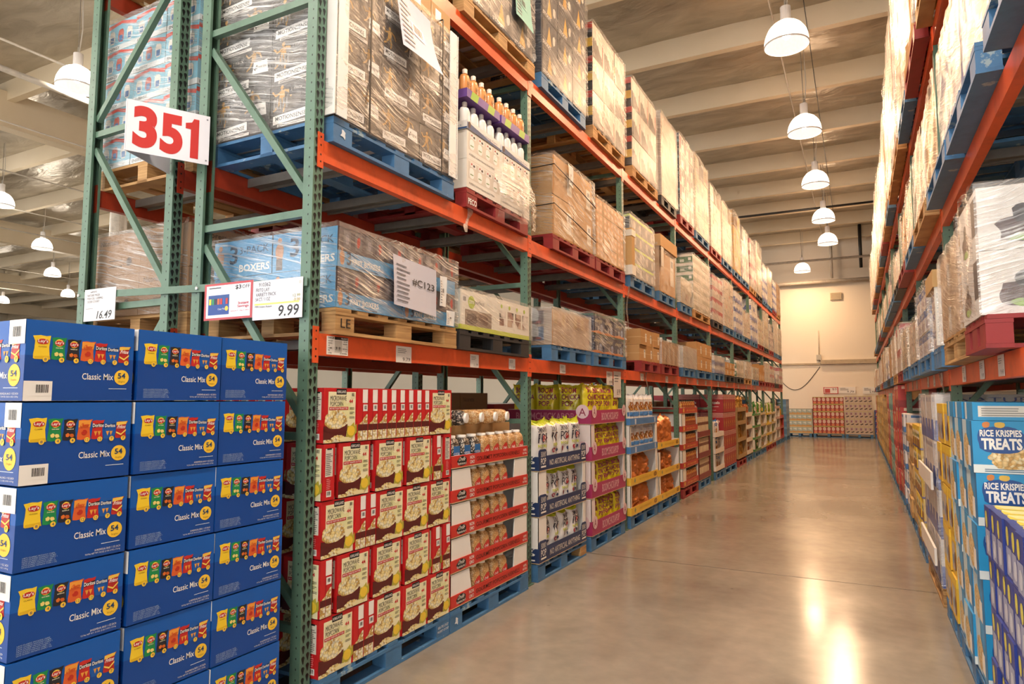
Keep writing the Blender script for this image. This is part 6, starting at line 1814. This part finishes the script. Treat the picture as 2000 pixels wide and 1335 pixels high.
for i, (a, c) in enumerate(yy[1:] if False else yy):
    kd = kinds1[i % len(kinds1)]
    load('R', a, c, R1, R1 + .145 + rr_.uniform(.4, .7), kd, pcs[i % 6], ('%s, right lowest shelf, %s load past the third post' % (KD[kd][1], ORD[i]), 'right lowest shelf load, %s past the third post' % ORD[i]), 3, 2, 1, 'stretch_film', seed=140 + i, far=True)
kinds2 = ['cream', 'white', 'bluewhite', 'ebox', 'white', 'cream', 'tan', 'white', 'cream', 'mixed', 'whitered', 'cream', 'white', 'tan', 'cream', 'white', 'bluewhite', 'cream']
kinds3 = ['white', 'whitered', 'cream', 'tan', 'white', 'mixed', 'cream', 'tan', 'white', 'bluewhite', 'cream', 'tan', 'cream', 'white', 'whitered', 'cream', 'tan', 'white']
yy = [(2.42, 3.2), (3.36, 4.5), (4.62, 5.78)] + [(RY[i] + .12 + h * 1.27, RY[i] + .12 + h * 1.27 + 1.16) for i in range(1, 9) for h in range(2)]
for i, (a, c) in enumerate(yy[:18]):
    kd = kinds2[i]; far = i > 6
    load('R', a, c, R2, R2 + .145 + (1.02 if i < 6 else rr_.uniform(.7, 1.0)), kd, ['blue', 'blue', 'blue', 'natural', 'blue', 'red', 'black'][i % 7], ('%s, right middle shelf, %s load from the camera' % (KD[kd][1], ORD[i]), 'right middle shelf load, %s from the camera' % ORD[i]), 3, 3, 1, 'cloudy_film' if i < 5 else 'stretch_film', seed=160 + i if far else 36 + i * .1, far=far, amp=.022, xo=0, inset=.13)
    kd = kinds3[i]
    load('R', a, c, R3, R3 + .145 + rr_.uniform(1.2, 1.7), kd, ['natural', 'blue', 'natural', 'red', 'blue', 'natural'][i % 6], ('%s, right top shelf, %s load from the camera' % (KD[kd][1], ORD[i]), 'right top shelf load, %s from the camera' % ORD[i]), 3, 4, 1, 'cloudy_film' if i < 8 and i % 2 else 'stretch_film', seed=190 + i if far else 37 + i * .1, far=far, amp=.022, xo=.01)

# ------------------------------------------------------------------ signs and price cards
ap = Vector((-3.488, 2.147, 0)); e1 = Vector((-3.290, 2.522, 0)); e2 = Vector((-3.640, 2.522, 0))
root = empty('aisle_number_sign', (-3.488, 2.147, 2.885)); Hs = .288
def panel(p0, p1, name, txt):
    d = (p1 - p0); L = d.length; U = d.normalized(); N = U.cross(Vector((0, 0, 1)))
    b = MB(); o = p0 - ap
    vs = [o + U * (u * L) + Vector((0, 0, v * Hs)) + N * t for t in (0, -.004) for u, v in ((0, 0), (1, 0), (1, 1), (0, 1))]
    b.add(vs, [(0, 1, 2, 3), (7, 6, 5, 4), (0, 4, 5, 1), (1, 5, 6, 2), (2, 6, 7, 3), (3, 7, 4, 0)], hx('E9E7EC'), 'plastic')
    F = Face(o + N * .0005, U, (0, 0, 1), L, Hs)
    if txt:
        b.text(F, '3', .085, .10, .365, .92, hx('C42A26'), 2, .05); b.text(F, '5', .40, .08, .67, .88, hx('C42A26'), 2, .05); b.poly(F, [(.765, .08), (.865, .08), (.865, .88), (.80, .88), (.775, .80), (.70, .77), (.70, .66), (.765, .66)], hx('C42A26'), 2)
        for v in (.08, .92):
            b.disc(F, .965, v, .012, hx('8C8C90'), 3)
    return obj(name, b, root)
panel(ap, e1, 'number_panel', True); panel(e2, ap, 'back_panel', False)
tag(root, 'white V shaped aisle sign with red number 351', 'sign')

def end_card(x0, z0, w, h, dr, lab, tilt=0.0):
    b = MB(); b.box(0, w, 0, .003, 0, h, hx('E6E4E6'), 'paper')
    F = Face((0, 0, 0), (1, 0, 0), (0, 0, 1), w, h); dr(b, F)
    o = obj('price_sign', b, None, (x0, 2.506, z0)); o.rotation_euler = (0, tilt, 0)
    tag(o, lab, 'sign', 'end frame price signs')
TX = hx('4A474C')
def c1(b, F):
    b.text(F, '640093', .2, .88, .4, .94, TX, 2); b.text(F, 'NATURE MADE', .1, .77, .5, .84, TX, 2); b.text(F, 'FISH OIL 1200MG', .1, .67, .6, .74, TX, 2); b.text(F, '2X200 COUNT', .1, .57, .5, .64, TX, 2)
    b.text(F, '16.49', .42, .05, .92, .30, BLACK, 2, .01, shear=.08); b.rect(F, .06, .38, .3, .4, hx('A09CA0'))
def c2(b, F):
    b.rect(F, 0, 0, 1, 1, hx('BC4248'), 1); b.rect(F, .045, .06, .955, .94, hx('EDEAEE'), 2)
    b.text(F, '$3', .65, .78, .77, .91, BLACK, 4, .02); b.text(F, 'OFF', .79, .80, .94, .90, TX, 4); b.rect(F, .1, .86, .35, .89, TX, 3)
    b.rect(F, .09, .14, .53, .68, hx('1A4A8C'), 3); b.rect(F, .09, .14, .53, .42, NAVY, 4)
    for i, c in enumerate(('F0CB2E', '1E8A4C', '26252B', 'D9602A', 'C22A26', '1B57A6', 'B52A24')):
        b.rect(F, .11 + i * .058, .42, .155 + i * .058, .58, hx(c), 5)
    b.text(F, 'Classic Mix', .3, .27, .44, .32, WHITE, 5); b.disc(F, .48, .3, .035, YEL, 5)
    b.text(F, 'Instant', .72, .38, .93, .46, hx('B83038'), 4, .02); b.text(F, 'Savings', .70, .28, .93, .37, hx('B83038'), 4, .02); b.text(F, 'Valid July 9 - Aug. 2, 2015', .56, .19, .93, .235, hx('B83038'), 4)
def c3(b, F):
    b.text(F, '910362', .12, .85, .36, .95, TX, 2); b.text(F, 'FRITO LAY', .06, .72, .34, .81, TX, 2); b.text(F, 'VARIETY PACK', .06, .60, .48, .69, TX, 2); b.text(F, '54 CT / 1 OZ', .06, .48, .36, .57, TX, 2)
    b.rect(F, .04, .375, .94, .42, hx('E8E070'), 1); b.text(F, 'MFR Instant Rebate', .05, .31, .40, .36, TX, 2); b.text(F, '-3.00', .82, .42, .96, .49, hx('B8A020'), 3); b.text(F, '12.99', .82, .52, .96, .59, hx('9A9A50'), 3)
    b.text(F, '9.99', .52, .06, .95, .34, BLACK, 2, .01, shear=.05)
end_card(-4.405, 2.03, .325, .205, c1, 'white fish oil price sign reading 16.49 on the end strap')
end_card(-3.256, 1.975, .384, .205, c2, 'red bordered 3 off instant savings sign on the end strap')
end_card(-2.870, 1.958, .358, .21, c3, 'white variety pack price sign reading 9.99 on the end strap')

def beam_card(side, y, zt, w, h, txt, lab, drop=0.02, fat=False):
    b = MB(); b.box(0, .002, 0, w, 0, h, hx('D9D0C8'), 'paper'); F = Face((.002, 0, 0), (0, 1, 0), (0, 0, 1), w, h)
    b.lines(F, .1, .6, .8, .92, 3, hx('6A6660'), 1, 3, .35); b.text(F, txt, .42, .1, .92, .32, BLACK, 1)
    if side == 'L':
        o = obj('price_card', b, None, (XL + .0052, y, zt - drop - h))
    else:
        o = obj('price_card', b, None, (XR - .0062, y + w, zt - drop - h), math.pi)
    tag(o, lab, 'price card', 'price cards on the shelf beams')
# danger placard
b = MB(); b.box(0, .002, 0, .165, 0, .098, hx('E8E0D6'), 'paper'); F = Face((.002, 0, 0), (0, 1, 0), (0, 0, 1), .165, .098)
b.rect(F, .35, .84, .98, 1, BLACK, 1); b.text(F, 'DANGER', .05, .87, .33, .97, BLACK, 2, .01); b.text(F, 'PELIGRO', .66, .88, .95, .97, WHITE, 2, .01)
for i, t in enumerate(('DO NOT', 'REACH', 'OR', 'CLIMB', 'IN', 'STEEL')):
    b.text(F, t, .06, .72 - i * .13, .06 + .035 * len(t), .79 - i * .13, BLACK, 2, .01)
for i, t in enumerate(('NO SE', 'AGARRE', 'O', 'ESCALE', 'LA', 'ESTANTERIA')):
    b.text(F, t, .95 - .034 * len(t), .72 - i * .13, .95, .79 - i * .13, BLACK, 2, .01)
b.rect(F, .36, .14, .7, .8, hx('C4BCB0'), 1); runner(b, F, .38, .25, .13, BLACK, 3); runner(b, F, .52, .25, .13, BLACK, 3)
tag(obj('warning_placard', b, None, (XL + .0052, 2.655, B1 - .107)), 'black and white danger placard at the start of the lowest orange beam', 'sign')
cards = [(3.25, '9.79', .155, .10), (4.12, '11.99', .12, .095), (4.72, '11.89', .11, .085), (5.75, '8.79', .13, .085), (8.35, '6.99', .14, .09), (9.6, '7.49', .14, .09), (10.9, '9.49', .14, .09), (11.7, '5.99', .12, .085), (12.4, '8.99', .12, .085), (13.6, '9.99', .14, .09), (14.6, '7.99', .14, .09), (16.1, '6.79', .14, .09), (17.3, '8.49', .14, .09), (18.9, '9.89', .14, .09), (20.2, '10.99', .14, .09), (21.6, '4.99', .14, .09), (22.8, '8.69', .14, .09)]
for i, (y, t, w, h) in enumerate(cards):
    beam_card('L', y, B1, w, h, t, 'white price card on the lowest left beam, %s from the danger placard' % ORD[i])
beam_card('L', 7.05, B1, .2, .15, '9.99', 'larger white price card hanging below the lowest left beam, left one', .04)
beam_card('L', 7.29, B1, .26, .30, '8.99', 'largest white price card hanging below the lowest left beam', .03)
for i, y in enumerate([3.75, 4.3, 5.0, 6.3, 6.9, 7.5, 8.9, 9.6, 10.5, 11.6, 12.6, 14.2, 15.3, 17, 18.4, 20]):
    beam_card('R', y, R1, .15, .10, '9.49', 'price card on the lowest right beam, %s from the camera' % ORD[i], .005)
# loose film hanging from the beams
def ribbon(x, y, z, L, lab, seed):
    b = MB(); b.smooth = True; n = 14; vs = []
    for i in range(n + 1):
        t = i / n; w = .012 + .03 * abs(math.sin(t * 5 + seed)) * (1 - t * .5)
        cx = x + .012 * math.sin(t * 6 + seed); cy = y + .03 * math.sin(t * 3 + seed)
        vs += [(cx, cy - w, z - L * t), (cx + .01, cy, z - L * t), (cx, cy + w, z - L * t)]
    fs = []
    for i in range(n):
        fs += [(i * 3, i * 3 + 1, i * 3 + 4, i * 3 + 3), (i * 3 + 1, i * 3 + 2, i * 3 + 5, i * 3 + 4)]
    b.add(vs, fs, (1, 1, 1), 'cloudy_film'); tag(obj('film_scrap', b), lab, 'plastic film')
ribbon(XL + .012, 4.05, B2 + .02, .2, 'torn white film strip hanging over the middle left beam', 1)
ribbon(XL + .014, 7.83, B2 + .0, .55, 'long crumpled film scrap hanging beside the third left post', 2)
ribbon(XL + .012, 8.62, B1 + .02, .25, 'thin film tail hanging over the lowest left beam', 3)
ribbon(XR - .02, 6.3, R1 + .02, .3, 'film tail hanging over the lowest right beam', 4)
